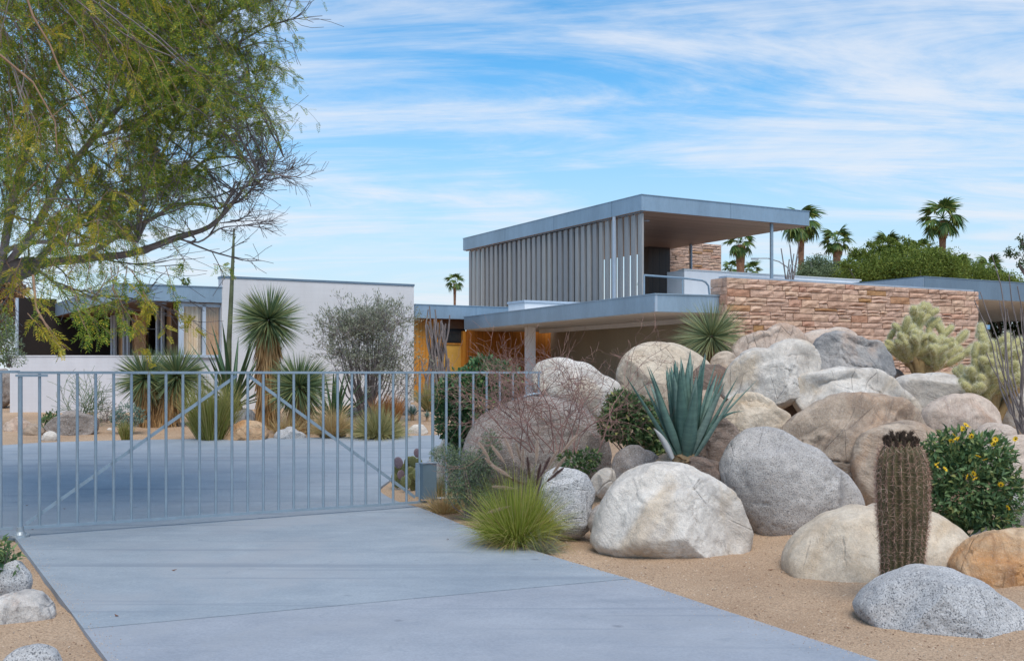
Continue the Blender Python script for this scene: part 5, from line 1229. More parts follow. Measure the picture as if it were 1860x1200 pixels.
def agave(px, py, D, label, n, L, W, mt, lean=(5, 45), name='agave', th=0.02, curl=0.06, core=0.08, z=None, group=None, basem='agave_base', up_first=True, seedv=3, jl=0.15):
    rg = random.Random(seedv)
    base = Vector(((px - 930) / F * D, D, zat(py, D))) if z is None else Vector(((px - 930) / F * D, D, z))
    t = thing(name, base, label, 'agave', group)
    mb = MB(); mb.tube([base + Vector((0, 0, q)) for q in (-0.12, 0, core, core * 2)], [core * 1.3, core * 1.5, core * 1.2, core * 0.3], 12)
    mb.build('core', M[basem], t, smooth=True)
    ms = [agave_leaf_mesh(L * k_, W, th, c_, mt) for k_, c_ in ((1, curl), (0.93, -curl * 0.4), (1.04, curl * 0.5))]
    ga = 2.39996
    for k in range(n):
        u = (k + 0.5) / n
        ln = R(lean[0] + (lean[1] - lean[0]) * u ** 0.9 + rg.uniform(-3, 3))
        az = k * ga + rg.uniform(-.2, .2)
        o = bpy.data.objects.new('leaf', rg.choice(ms)); COL.objects.link(o); o.parent = t
        o.location = Vector((math.cos(az), math.sin(az), 0)) * core * (0.2 + 0.8 * u) + Vector((0, 0, core * (1.3 - 0.9 * u)))
        o.rotation_euler = Euler((0, ln, az), 'XYZ')
        s = rg.uniform(1 - jl, 1 + jl * 0.4) * (1.0 - 0.1 * u)
        o.scale = (1, 1, s)
    return t
ag = agave(1245, 838, 10.35, 'big blue green agave with upright sword leaves among the boulders', 40, 1.0, 0.142, 'agave_blue', (2, 31), th=0.030, core=0.09, seedv=8, curl=0.05)
# cut leaf stubs round its foot and one pale dead leaf
mb = MB(); n = 150; a = RNG.uniform(0, 2 * np.pi, n); zz_ = RNG.uniform(-0.13, 0.06, n)
c = np.array(ag.location) + np.stack([np.cos(a) * 0.10, np.sin(a) * 0.10, zz_], -1)
mb.blades(c, np.stack([np.cos(a), np.sin(a), np.full(n, 0.35)], -1), RNG.uniform(0.05, 0.10, n), 0.035, 0, 2, p=3, twist=np.stack([0 * a, 0 * a, np.ones(n)], -1))
tag(mb.build('stubs', M['agave_base'], ag), kind='stuff')
def flat_leaf(parent, p0, p1, W, mt, name='leaf', sag=0.03, label=None):
    p0 = Vector(p0); p1 = Vector(p1); d = p1 - p0
    mb = MB(); side = d.cross(Vector((0.1, -1, 0.15))).normalized(); n_ = 9; V_ = []; 
    for j in range(n_ + 1):
        t = j / n_; w = W * 0.5 * max(0.02, (0.7 + 0.3 * math.sin(min(1, t * 3) * 1.57)) * (1 - t ** 2.5)); c_ = p0 + d * t + Vector((0, 0, sag * math.sin(t * math.pi)))
        V_ += [c_ - side * w, c_ + Vector((0, 0.012, 0)), c_ + side * w, c_ - Vector((0, 0.004, 0))]
    f = [(j * 4 + k, j * 4 + (k + 1) % 4, j * 4 + 4 + (k + 1) % 4, j * 4 + 4 + k) for j in range(n_) for k in range(4)]
    mb.add([tuple(q) for q in V_], np.array(f)); o = mb.build(name, mt, parent, smooth=True)
    if label: o['label'] = label
    return o
flat_leaf(ag, P(1222, 833, 10.2), P(1187, 777, 10.0), 0.07, M['leaf_pale'], label='broken pale grey dead leaf')
flat_leaf(ag, P(1262, 822, 10.3), P(1352, 746, 10.1), 0.035, M['agave_blue'], sag=0.12, label='thin dark arching leaf')
flat_leaf(ag, P(1262, 815, 10.35), P(1375, 690, 10.2), 0.03, M['agave_blue'], sag=0.02, label='thin pointed leaf reaching far right')
# agave with the tall flower stalk
a2 = agave(422, 742, 22.5, 'dark green agave with a tall bare flower stalk by the window', 30, 1.75, 0.10, 'agave_dark', (12, 78), name='agave', th=0.02, core=0.15, seedv=5, curl=0.05)
for q in list(a2.children):
    pass
sp_ = [P(417, 745, 22.5), P(414, 690, 22.5), P(416, 620, 22.5), P(420, 540, 22.5), P(423, 470, 22.5), P(425, 415, 22.5)]
mb = MB(); mb.tube(sp_, [0.085, 0.075, 0.055, 0.045, 0.035, 0.018], 8)
for k in range(14):
    u = random.uniform(0.35, 0.98); i0 = int(u * 5); fr = u * 5 - i0
    p_ = sp_[i0].lerp(sp_[min(i0 + 1, 5)], fr); a_ = random.uniform(0, 6.28)
    mb.tube([p_, p_ + Vector((math.cos(a_) * .05, math.sin(a_) * .05, 0.10))], [0.014, 0.004], 4)
mb.build('flower_stalk', M['stalk'], a2, smooth=True)
agave(606, 768, 21.5, 'dark spiky agave fanning right behind the straw grass clump', 26, 1.12, 0.085, 'agave_dark', (10, 80), core=0.10, seedv=12)
agave(749, 754, 23.0, 'little blue green agave at the corner of the tall white wall', 22, 0.24, 0.04, 'agave_blue', (8, 75), th=0.01, core=0.03, seedv=3)
agave(776, 758, 22.6, 'tiniest agave on the open sand before the cedar wall', 16, 0.15, 0.028, 'agave_blue', (8, 75), th=0.008, core=0.02, seedv=4)

# ---- leafy shrubs
def shrub(blobs, D, label, mt, n, L, w, name='leafy_shrub', foot=None, cat='shrub', droop=0.3, stems=14, shell=0.55, up=0.35, dy=0.8, extra=None):
    """blobs: (px, py, rx, ry) of lumps of the crown; leaves fill their outer shell unevenly"""
    cs = []
    for (px, py, rx, ry) in blobs:
        c = P(px, py, D + random.uniform(-0.12, 0.12)); cs.append((np.array(c), rx / F * D, ry / F * D))
    if foot is None:
        b_ = min(cs, key=lambda q: q[0][2] - q[2]); foot = Vector((cs[0][0][0], D + 0.1, max(gsurf(cs[0][0][0], D), b_[0][2] - b_[2])))
    t = thing(name, foot, label, cat)
    area = np.array([a_ * b_ for _, a_, b_ in cs]); cnt = (n * area / area.sum()).astype(int)
    C_, D_, N_, = [], [], []
    for (c, rx, rz), k in zip(cs, cnt):
        d = rdir(k); r = shell + (1 - shell) * RNG.random(k) ** 0.6
        lump = 1 + 0.16 * vnoise(d * 3.1 + c[0] * 7, 5) + 0.10 * vnoise(d * 7 + c[0], 8)
        p = c + d * (r * lump)[:, None] * np.array([rx, (rx + rz) / 2 * dy, rz])
        C_.append(p)
        dd = d * 0.8 + RNG.normal(0, 0.45, (k, 3)); dd[:, 2] += up - droop
        D_.append(dd); nn = d + RNG.normal(0, 0.35, (k, 3)); nn[:, 2] += 0.7
        N_.append(nn)
    C_ = np.concatenate(C_); D_ = np.concatenate(D_); N_ = np.concatenate(N_)
    mb = MB(); k = len(C_)
    mb.leaves(C_, D_, N_, L * RNG.uniform(0.6, 1.25, k), w * RNG.uniform(0.6, 1.2, k))
    tag(mb.build('foliage', M[mt], t), kind='stuff')
    mb = MB(); f0 = np.array(foot)
    for k in range(stems):
        q = C_[RNG.integers(len(C_))]; mid = (f0 + q) / 2 + RNG.normal(0, 0.04, 3)
        mb.tube([f0 + RNG.normal(0, .02, 3) * [1, 1, 0], mid, q], [0.009, 0.006, 0.003], 4, cap=False)
    mb.build('stems', M['twig_grey'], t)
    return t
shrub([(868, 725, 58, 62), (905, 690, 40, 34), (828, 760, 40, 42), (835, 715, 34, 40), (880, 670, 32, 22), (810, 720, 22, 30), (842, 795, 32, 28), (880, 775, 40, 30)], 12.9, 'dense dark green leafy shrub behind the fence bars under the cedar wall', 'shrub_green', 6200, 0.066, 0.042)
shrub([(1148, 765, 52, 42), (1130, 735, 30, 24), (1115, 775, 28, 22), (1185, 790, 32, 30), (1175, 820, 28, 18), (1150, 740, 24, 22)], 11.6, 'dense green leafy bush left of the big blue agave', 'shrub_mid', 4200, 0.068, 0.038)
shrub([(1050, 842, 32, 18), (1070, 830, 22, 14), (1035, 832, 18, 12)], 11.2, 'small pale leafed plant at the foot of the warm grey boulder', 'shrub_mid', 500, 0.055, 0.032, name='small_plant', cat='plant', stems=6)
t = shrub([(1762, 880, 78, 78), (1715, 850, 42, 46), (1790, 830, 50, 40), (1735, 815, 46, 34), (1818, 900, 40, 60), (1735, 920, 50, 46), (1800, 945, 46, 30), (1695, 820, 22, 26)], 8.9, 'bushy green plant with yellow daisy flowers right of the barrel cactus', 'shrub_mid', 5600, 0.066, 0.031, name='flowering_bush', cat='bush')
# flowers
def flower_mesh():
    mb = MB(); k = 9; a = np.arange(k) * 2 * np.pi / k
    d = np.stack([np.cos(a), np.sin(a), np.full(k, 0.25)], -1)
    mb.leaves(np.zeros((k, 3)), d, np.tile([0, 0, 1.0], (k, 1)), 0.030, 0.016, 0.1)
    mb.tube([(0, 0, 0), (0, 0, 0.005)], [0.008, 0.005], 8, mi=1)
    return mb.mesh('flower', [M['petal'], M['cactus_fruit']])
FM = flower_mesh()
fpos = [(1728, 801), (1738, 797), (1732, 790), (1750, 779), (1748, 778), (1758, 774), (1765, 792), (1776, 829), (1763, 864), (1768, 860), (1758, 866), (1700, 846), (1703, 843), (1772, 870), (1830, 922), (1845, 797), (1808, 798), (1818, 880), (1805, 806), (1716, 852), (1790, 835), (1742, 797), (1754, 772)]
for px, py in fpos:
    o = bpy.data.objects.new('flower', FM); COL.objects.link(o); o.parent = t; o.matrix_parent_inverse = wm(t).inverted()
    p_ = P(px, py, (8.40 if py > 815 else 8.62) + random.uniform(-.05, .08)); o.location = p_
    o.rotation_euler = (R(random.uniform(20, 75)), R(random.uniform(-30, 30)), random.uniform(0, 6))
    mb = MB(); q_ = np.array(p_); mb.tube([q_ + np.array([0.01, 0.12, -0.14]), q_ + np.array([0, 0.03, -0.06]), q_], 0.0018, 3, cap=False); mb.build('flower_stem', M['shrub_mid'], t)
shrub([(-5, 1040, 40, 36), (15, 1020, 24, 24), (20, 1065, 24, 24), (5, 1000, 14, 16), (-20, 1000, 30, 30)], 7.35, 'broad leafed green plant growing at the left edge above the granite stone', 'shrub_mid', 420, 0.060, 0.034, name='leafy_plant', cat='plant')
shrub([(232, 752, 24, 20), (215, 760, 16, 14), (250, 756, 14, 14)], 20.2, 'round blue grey bush before the shaggy yucca', 'shrub_bluegrey', 1500, 0.045, 0.022, name='grey_bush', cat='bush')
shrub([(90, 762, 14, 12), (84, 768, 10, 8), (98, 755, 9, 9)], 20.8, 'little green plant left of the large light grey rock', 'shrub_mid', 320, 0.07, 0.04, name='small_plant', cat='plant', stems=5)
shrub([(15, 630, 24, 30), (5, 600, 22, 30), (28, 650, 20, 16)], 21.5, 'olive bush beyond the left end of the garden wall', 'shrub_olive', 1500, 0.06, 0.018, name='olive_bush', cat='bush')
shrub([(-30, 600, 60, 60), (10, 630, 24, 40), (-70, 640, 60, 60)], 34, 'bright green hedge beyond the patio post', 'tree_far', 3000, 0.14, 0.07, name='hedge', cat='hedge')
shrub([(845, 862, 46, 40), (820, 830, 24, 26), (875, 840, 34, 34), (870, 890, 36, 26), (835, 895, 30, 22), (892, 805, 20, 24), (795, 825, 14, 14)], 11.45, 'airy olive shrub in front of the fence right of the lock box', 'shrub_olive', 7000, 0.034, 0.011, name='olive_shrub', stems=26, shell=0.15, foot=Vector(((850 - 930) / F * 11.4, 11.5, 0.0)))

# airy grey desert tree against the white wall
gb = gloc(668, 758, 22.4)
t = thing('grey_bush', gb, 'tall airy grey desert bush with many thin stems against the white wall', 'bush')
mb = MB(); fol = MB(); tips = []
blobs = [(660, 625, 42, 34), (705, 620, 36, 34), (630, 620, 30, 22), (612, 607, 22, 14), (680, 600, 26, 22), (725, 640, 26, 40), (655, 590, 18, 14), (640, 660, 28, 28), (690, 665, 34, 34), (728, 690, 22, 28), (712, 598, 22, 18), (625, 640, 26, 30), (665, 680, 26, 22)]
rg = random.Random(4)
for (px, py, rx, ry) in blobs:
    for k in range(7):
        q = np.array(P(px + rg.gauss(0, rx * .5), py + rg.gauss(0, ry * .5), 22.4 + rg.gauss(0, 0.3)))
        g0 = np.array(gb) + np.array([rg.gauss(0, .08), rg.gauss(0, .05), 0]); mid = g0 * .5 + q * .5 + np.array([(q[0] - g0[0]) * 0.12, 0, -0.1 * abs(q[0] - g0[0])])
        if k < 4: mb.tube([g0, mid, q], [0.022, 0.014, 0.006], 4, cap=False)
        for j in range(4):
            stem_tree(mb, q + np.array([rg.gauss(0, .10) for _ in range(3)]), (rg.gauss(0, 1), rg.gauss(0, .7), rg.uniform(-.1, 1.2)), 0.34, 0.006, 0, 1, 4, (20, 55), (.5, .8), .12, tips, 3, 0.02, 3, rng=rg, minr=0.003)
tp = np.array([q[0] for q in tips]); td = np.array([q[1] for q in tips]); k = 3
k = 8; C_ = np.repeat(tp, k, 0) + RNG.normal(0, 0.05, (len(tp) * k, 3)); D_ = np.repeat(td, k, 0) + RNG.normal(0, .5, (len(tp) * k, 3)) + [0, 0, .35]
fol.leaves(C_, D_, RNG.normal(size=C_.shape), 0.085, 0.017)
tag(mb.build('stems', M['twig_grey'], t), kind='stuff'); tag(fol.build('foliage', M['shrub_grey'], t), kind='stuff')

# sparse twig bush in front of the garden wall
def twig_bush(foot, label, n, L, spread, mt, name='twiggy_bush', k=(3, 2, 2), ang=(20, 60), r=0.006, lev=2, zig=0.0, leafm=None, nleaf=0, up=1.0, upc=0.0, seed=1, ll=0.012, lw=0.006, flat=1.0, bend=0.14, xoff=0.0, minr=0.0015, sides=4, js=0.05):
    rg = random.Random(seed)
    t = thing(name, foot, label, 'bush'); mb = MB(); tips = []
    for j in range(n):
        a = rg.uniform(0, 6.283); l_ = rg.uniform(0.05, 1) * spread
        stem_tree(mb, np.array(foot) + np.array([rg.gauss(0, js), rg.gauss(0, .05), 0]), (math.cos(a) * l_ + xoff, math.sin(a) * l_ * flat, up), L * rg.uniform(.6, 1), r, 0, lev, k, ang, (.45, .8), bend, tips, 5, upc, sides, zig, rg, minr)
    tag(mb.build('twigs', M[mt], t), kind='stuff')
    if leafm and nleaf:
        idx = RNG.integers(len(tips), size=nleaf)
        C_ = np.array([tips[i][2][RNG.integers(len(tips[i][2]))] for i in idx]) + RNG.normal(0, .004, (nleaf, 3))
        f = MB(); f.leaves(C_, rdir(nleaf), rdir(nleaf), ll, lw); tag(f.build('foliage', M[leafm], t), kind='stuff')
    return t
twig_bush(gloc(150, 762, 21.5), 'sparse low twiggy bush before the garden wall', 16, 0.85, 1.1, 'shrub_olive', k=(4, 3), r=0.009, lev=2, up=0.6, seed=3, minr=0.004)
twig_bush(gloc(185, 750, 22.5), 'thin leafless bush behind the flat pale rock', 10, 0.6, 1.1, 'twig_grey', k=(3, 3), r=0.007, lev=2, up=0.6, seed=6, minr=0.003)
bb = Vector(((1010 - 930) / F * 10.6, 10.6, gsurf((1010 - 930) / F * 10.6, 10.6)))
bb = Vector(P(1015, 822, 10.95))
twig_bush(bb, 'bare reddish twiggy bush sprawling over the warm grey boulder', 20, 0.98, 0.70, 'twig_red', k=(5, 4, 3), ang=(25, 70), r=0.007, lev=3, zig=0.20, leafm='leaf_dryyellow', nleaf=700, up=1.0, seed=12, xoff=0.05, minr=0.0014, bend=0.10, flat=0.6, js=0.16)

# ocotillo and tall grey canes by the cedar wall
def canes(foot, label, tips_, mt, r, name='ocotillo', seed=1, cat='ocotillo'):
    rg = random.Random(seed); t = thing(name, foot, label, cat)
    for (q, w_) in tips_:
        q = np.array(q); g0 = np.array(foot) + np.array([rg.gauss(0, w_ * .4) + (q[0] - foot[0]) * (.75 if w_ > .11 else .1), rg.gauss(0, w_), 0])
        n = 7; pts = []; ph = rg.uniform(0, 6)
        for j in range(n):
            u = j / (n - 1)
            hor = (q - g0) * np.array([1, 1, 0]); p_ = g0 + hor * u ** 0.75 + np.array([0, 0, (q - g0)[2] * u])
            p_ = p_ + np.array([math.sin(u * 7 + ph), math.cos(u * 6 + ph), 0]) * 0.030 * np.linalg.norm(q - g0)
            pts.append(p_)
        mb = MB(); mb.tube(pts, np.linspace(r, r * 0.45, n), 6)
        st = mb.build('stem', M[mt], t, smooth=True)
    return t
fo = gloc(795, 748, 25.6)
tp_ = []
rg = random.Random(9)
for k in range(22):
    px = rg.uniform(774, 812); tp_.append((P(px, rg.uniform(578, 596) + abs(px - 793) * .5, 25.6 + rg.uniform(-.2, .2)), 0.16))
for px, py in ((778, 562), (786, 556), (796, 562), (812, 572), (806, 640), (768, 655), (818, 650)):
    tp_.append((P(px, py, 25.6), 0.12))
canes(fo, 'tight cluster of tall grey ocotillo canes in front of the cedar wall', tp_, 'twig_grey', 0.036, seed=2)
fo = Vector(P(1872, 790, 10.6))
tp_ = [(P(px, py, 10.6 + random.uniform(-.4, .4)), 0.04) for px, py in ((1802, 462), (1785, 530), (1812, 545), (1838, 498), (1850, 520), (1772, 545), (1795, 640), (1825, 560), (1858, 560), (1900, 480), (1888, 520), (1920, 560), (1810, 620), (1845, 600))]
canes(fo, 'dark bare ocotillo stems crossing the right edge', tp_, 'bark', 0.010, seed=6)
fo = Vector((0, 0, 0)); c_ = P(1440, 560, 27.0); fo = Vector((c_.x, c_.y, 1.0))
tp_ = [(P(px, py, 27 + random.uniform(-.3, .3)), 0.10) for px, py in ((1425, 452), (1432, 445), (1438, 460), (1446, 438), (1428, 470), (1436, 480), (1448, 465), (1420, 480))]
canes(fo, 'dark crooked ocotillo rising above the stone wall in front of a palm', tp_, 'bark', 0.03, seed=7)

# ---- barrel cactus
cb_ = Vector(P(1636, 1093, 7.3)); cb_.z = gsurf(cb_.x, cb_.y)
ct = thing('barrel_cactus', cb_, 'tall ribbed barrel cactus with red spines and a crown of dark dried fruit', 'cactus')
HT = 1.17; NR = 21; nh = 44
hs = np.linspace(0, 1, nh)
def crad(h): return np.interp(h, [0, .08, .3, .55, .8, .92, .975, 1.0], [.130, .137, .144, .168, .174, .148, .098, .02])
V_ = []; na = NR * 6
for h in hs:
    for j in range(na):
        a_ = j / na * 2 * math.pi
        rib = abs(math.sin(a_ * NR / 2)) ** 0.8
        r_ = crad(h) * (1 - 0.20 * (1 - rib))
        V_.append((cb_.x + 0.015 * math.sin(h * 3) + r_ * math.cos(a_), cb_.y + r_ * math.sin(a_), cb_.z - 0.03 + h * HT))
V_ = np.array(V_); i = np.arange(nh - 1)[:, None] * na; j = np.arange(na)[None]; j2 = (j + 1) % na
mb = MB(); mb.add(V_, np.stack([i + j, i + j2, i + na + j2, i + na + j], -1).reshape(-1, 4)); mb.add(V_[-na:], [list(range(na))])
mb.build('body', M['cactus'], ct, smooth=True)
mb = MB(); Bs, Ds, Ls = [], [], []
for rb in range(NR):
    a_ = (rb + 0.5) / NR * 2 * math.pi
    for h in np.arange(0.01, 0.985, 0.026):
        r_ = crad(h); p_ = np.array([cb_.x + 0.015 * math.sin(h * 3) + r_ * math.cos(a_), cb_.y + r_ * math.sin(a_), cb_.z - 0.03 + h * HT])
        out = np.array([math.cos(a_), math.sin(a_), 0.1]); tan_ = np.array([-math.sin(a_), math.cos(a_), 0])
        ns = 8
        for q in range(ns):
            th_ = q / ns * 2 * math.pi + random.uniform(-.2, .2)
            Bs.append(p_); Ds.append(out * random.uniform(.25, .9) + tan_ * math.cos(th_) + np.array([0, 0, 1]) * math.sin(th_)); Ls.append(random.uniform(.03, .055) * (1.0 if h > 0.4 else 0.75))
mb.blades(Bs, Ds, np.array(Ls), 0.0031, 0.1, 2, p=1.0)
tag(mb.build('spines', M['spine_red'], ct), kind='stuff')
mb = MB(); mb.tube([(0, 0, -0.01), (0, 0, 0.01), (0, 0, 0.035), (0, 0, 0.045)], [0.008, 0.014, 0.013, 0.004], 8)
n = 60; d = rdir(n, 0, 1); mb.blades(np.array([[0, 0, .03]]) + d * .008, d + [0, 0, .6], 0.022, 0.005, 0, 1)
FR = mb.mesh('fruit', M['cactus_fruit'])
for ring, cnt, rad in ((0, 14, 0.100), (1, 10, 0.078), (2, 6, 0.05)):
    for q in range(cnt):
        a_ = q / cnt * 6.283 + ring + random.uniform(-.15, .15)
        o = bpy.data.objects.new('fruit', FR); COL.objects.link(o); o.parent = ct
        o.location = (math.cos(a_) * rad + .004, math.sin(a_) * rad, HT * (0.957 + 0.018 * ring) - 0.03)
        o.rotation_euler = (random.uniform(-.3, .3), random.uniform(.1, .5), a_); o.scale = (1, 1, random.uniform(.9, 1.4))

# ---- prickly pear
pp0 = Vector(P(745, 892, 13.6)); pp0.z = gsurf(pp0.x, pp0.y)
pt = thing('prickly_pear', pp0, 'round padded prickly pear cactus behind the lower right of the gate', 'cactus')
v_, f_ = ico(3)
def padm(mt):
    q = v_ * np.array([1, 0.16, 1.15]); q[:, 2] += 1.0; q[:, 0] *= 1 - 0.18 * (q[:, 2] < 0.8) * (0.8 - q[:, 2])
    mb = MB(); mb.add(q, f_); n = 110; d = rdir(n); d[:, 1] *= 1
    mb.blades(np.stack([d[:, 0] * .85, np.sign(d[:, 1]) * .14, d[:, 2] * .95 + 1], -1), np.stack([d[:, 0] * .3, np.sign(d[:, 1]), d[:, 2] * .3], -1), 0.16, 0.03, 0, 1, mi=1)
    return mb.mesh('pad', [M[mt], M['spine_pale']], True)
PA = [padm('pad'), padm('pad_purple')]
for k, (px, py, r_, kd) in enumerate([(759, 822, 6.5, 1), (724, 840, 8.5, 1), (740, 838, 8, 0), (750, 838, 9, 0), (763, 840, 7, 0), (770, 852, 7.5, 0), (720, 855, 8.5, 0), (742, 858, 9, 0), (755, 862, 8, 0), (722, 873, 10, 0), (738, 876, 9.5, 0), (750, 880, 9, 0), (728, 862, 7, 1), (762, 872, 8, 0), (735, 850, 7, 0), (745, 868, 8, 0), (716, 866, 6, 0)]):
    o = bpy.data.objects.new('pad', PA[kd]); COL.objects.link(o); o.parent = pt; o.matrix_parent_inverse = wm(pt).inverted()
    s = r_ / F * 13.6 * 1.15; c_ = P(px, py, 13.6 + random.uniform(-.12, .12)); o.location = c_ - Vector((0, 0, s)); o.scale = (s, s, s)
    o.rotation_euler = (random.uniform(-.25, .25), random.uniform(-.3, .3), random.uniform(-.9, .9))
# ---- cholla
def seg_mesh(n_sp=520):
    L = 1.0; mb = MB()
    prof = [(0, .10), (.06, .17), (.2, .215), (.5, .225), (.8, .215), (.93, .16), (1.0, .04)]
    k = 10; V_ = []
    for z, r_ in prof:
        for j in range(k):
            a_ = j / k * 6.283 + z * 0.8; V_.append((r_ * (1 + .08 * (j % 2)) * math.cos(a_), r_ * (1 + .08 * (j % 2)) * math.sin(a_), z))
    i = np.arange(len(prof) - 1)[:, None] * k; j = np.arange(k)[None]; j2 = (j + 1) % k
    mb.add(V_, np.stack([i + j, i + j2, i + k + j2, i + k + j], -1).reshape(-1, 4)); mb.add(np.array(V_)[-k:], [list(range(k))])
    z = RNG.uniform(0.03, 1.0, n_sp) ** 0.85; a_ = RNG.uniform(0, 6.283, n_sp); r_ = np.interp(z, [p[0] for p in prof], [p[1] for p in prof])
    d = np.stack([np.cos(a_), np.sin(a_), 0.15 + 1.2 * (z - .8).clip(0, 1) * 4], -1) + RNG.normal(0, .35, (n_sp, 3))
    mb.blades(np.stack([r_ * np.cos(a_), r_ * np.sin(a_), z], -1), d, 0.20, 0.015, 0, 1, mi=1)
    return mb.mesh('stem_segment', [M['cholla'], M['spine_pale']], True)
SM = [seg_mesh(), seg_mesh()]
def cholla(px, py, D, label, spec, seed, scale=1.0):
    rg = random.Random(seed); base = Vector(P(px, py, D)); t = thing('cholla_cactus', base, label, 'cactus'); cnt = 0
    mb = MB(); trunks = []
    def seg(p, d, L, par):
        o = bpy.data.objects.new('stem_segment', rg.choice(SM)); COL.objects.link(o); o.parent = t; o.matrix_parent_inverse = wm(t).inverted()
        o.location = p; o.rotation_euler = d.to_track_quat('Z', 'Y').to_euler(); W_ = 0.20 * scale * rg.uniform(.85, 1.05)
        o.scale = (W_, W_, L)
    def grow(p, d, L, lev):
        nonlocal cnt
        if cnt > 110: return
        cnt += 1; seg(p, d, L, t)
        if lev <= 0: return
        e = p + d * L * 0.93
        for q in range(rg.choice((2, 3, 3, 4)) if lev > 1 else rg.choice((1, 2, 3, 3))):
            nd = (d * 0.75 + Vector((rg.gauss(0, .8), rg.gauss(0, .5), rg.uniform(0.1, .8)))).normalized()
            grow(e + nd * -0.015 if q else e, nd, L * rg.uniform(.6, .9), lev - 1)
    for (tx, ty, lv) in spec:
        q = P(tx, ty, D + rg.uniform(-.25, .3)); dirn = (q - base); Lr = dirn.length * 0.62
        e = base + dirn.normalized() * Lr
        mid = base.lerp(e, .5) + Vector((0, 0, 0.02))
        mb.tube([base - Vector((0, 0, .1)), mid, e], [0.055 * scale, 0.042 * scale, 0.032 * scale], 8)
        mc_ = base.lerp(e, .45)
        grow(e - dirn.normalized() * .02, (dirn.normalized() + Vector((0, 0, .2))).normalized(), 0.30 * scale, lv - 1)
        for q2 in range(3):
            grow(base.lerp(e, rg.uniform(.4, .9)), (dirn.normalized() * .4 + Vector((rg.gauss(0, .7), -abs(rg.gauss(0, .6)), .4))).normalized(), .26 * scale, 1)
    mb.tube([base - Vector((0, 0, .25)), base, base + Vector((0, 0, 0.2))], [0.085 * scale, .075 * scale, .05 * scale], 10)
    mb.build('trunk', M['cholla_old'], t, smooth=True)
cholla(1672, 682, 14.6, 'pale fuzzy cholla cactus standing before the right part of the stone wall', [(1612, 622, 2), (1640, 605, 2), (1665, 596, 2), (1690, 592, 2), (1668, 584, 3), (1718, 610, 2), (1745, 622, 2), (1752, 650, 2), (1628, 645, 2)], 5)
cholla(1800, 770, 12.2, 'larger pale fuzzy cholla cactus at the right edge above the boulders', [(1765, 640, 2), (1790, 618, 3), (1815, 640, 2), (1838, 620, 2), (1770, 665, 2), (1755, 690, 2), (1815, 675, 3), (1860, 650, 2), (1845, 700, 2), (1780, 700, 2), (1830, 735, 2), (1890, 660, 2)], 8, 1.0)

# ============================================================ PALMS AND TREES BEHIND
def frond_mesh(mt='palm', seed=0, droop=0.5):
    """fan leaf: petiole and a pleated fan whose tips hang"""
    rg = np.random.default_rng(seed); mb = MB()
    mb.tube([(0, 0, 0), (0.3, 0, 0.04), (0.56, 0, 0.03)], [0.02, 0.015, 0.012], 4)
    n = 24; a = np.linspace(-1.7, 1.7, n) + rg.normal(0, .03, n)
    c = np.tile([0.56, 0, 0.03], (n, 1)); d = np.stack([np.cos(a), np.sin(a), -0.05 + 0 * a], -1)
    mb.blades(c, d, (0.42 + 0.18 * np.cos(a)) * rg.uniform(.9, 1.05, n), 0.115, droop * rg.uniform(.6, 1.2, n), 4, p=1.4, twist=np.stack([0 * a + rg.normal(0, .2, n), rg.normal(0, .2, n), np.ones(n)], -1), root=0.15)
    return mb.mesh('frond', M[mt])
FMs = [frond_mesh('palm', k, 0.55 + 0.25 * k) for k in range(3)]; FD = frond_mesh('palm_dead', 9, 0.9)
def palm(px, py, D, rpx, label, trunk_w=0.17, n=26, base_z=1.0, seed=1, dead=5, lean=0.0, name='palm_tree'):
    rg = random.Random(seed)
    top = P(px, py, D); s = rpx / F * D / 1.10
    base = Vector((top.x + lean, D, base_z)); t = thing(name, base, label, 'palm tree', 'fan palms behind the house')
    mb = MB(); H_ = top.z - base.z; n_ = 14; pts = []; rr = []; H0 = top; top = top - Vector((0, 0, 0.18 * s))
    for j in range(n_):
        u = j / (n_ - 1); pts.append(base.lerp(top, u) + Vector((-lean * .25 * math.sin(u * 3.14), 0, 0))); rr.append(trunk_w * (1.15 - .3 * u + .08 * (j % 2)))
    rr[-1] = trunk_w * 1.2; rr[-2] = trunk_w * 1.15
    mb.tube(pts, rr, 8); mb.build('trunk', M['palm_trunk'], t, smooth=False)
    for k in range(n + dead):
        dd = k >= n
        el = R(rg.uniform(-70, -40)) if dd else R(82 - 132 * ((k + .5) / n) ** .9 + rg.uniform(-8, 8))
        o = bpy.data.objects.new('frond', FD if dd else rg.choice(FMs)); COL.objects.link(o); o.parent = t
        o.matrix_parent_inverse = wm(t).inverted(); o.location = H0 + Vector((0, 0, -0.25 * s if dd else 0))
        q = s * rg.uniform(.88, 1.1) * (.6 if dd else 1); o.scale = (q, q, q)
        o.rotation_euler = Euler((rg.uniform(-.3, .3), -el, k * 2.39996 + rg.uniform(-.3, .3)), 'XYZ')
    return t
palm(826, 512, 105, 20, 'small distant palm left of the louvred pavilion', .13, 14, 0.8, 1, 1)
palm(1345, 440, 68, 31, 'stout palm with a rusty trunk seen under the pavilion eave', .28, 16, 1, 2, 3)
palm(1455, 405, 66, 44, 'tall palm half behind the tip of the pavilion roof', .20, 18, 1, 3, 6)
palm(1520, 438, 66, 33, 'palm right of the pavilion tip with a short rusty trunk', .22, 18, 1, 4, 6)
palm(1712, 396, 75, 46, 'tallest palm standing over the green trees on the right', .23, 19, 1, 5, 5)
palm(1613, 446, 80, 30, 'palm crown just rising above the widest green tree', .2, 22, 1, 6, 1)
palm(1673, 455, 80, 28, 'palm crown left of the foot of the tallest palm', .2, 20, 1, 7, 1)
palm(1740, 480, 70, 26, 'low palm crown right of the tallest palm', .2, 20, 1, 8, 1)
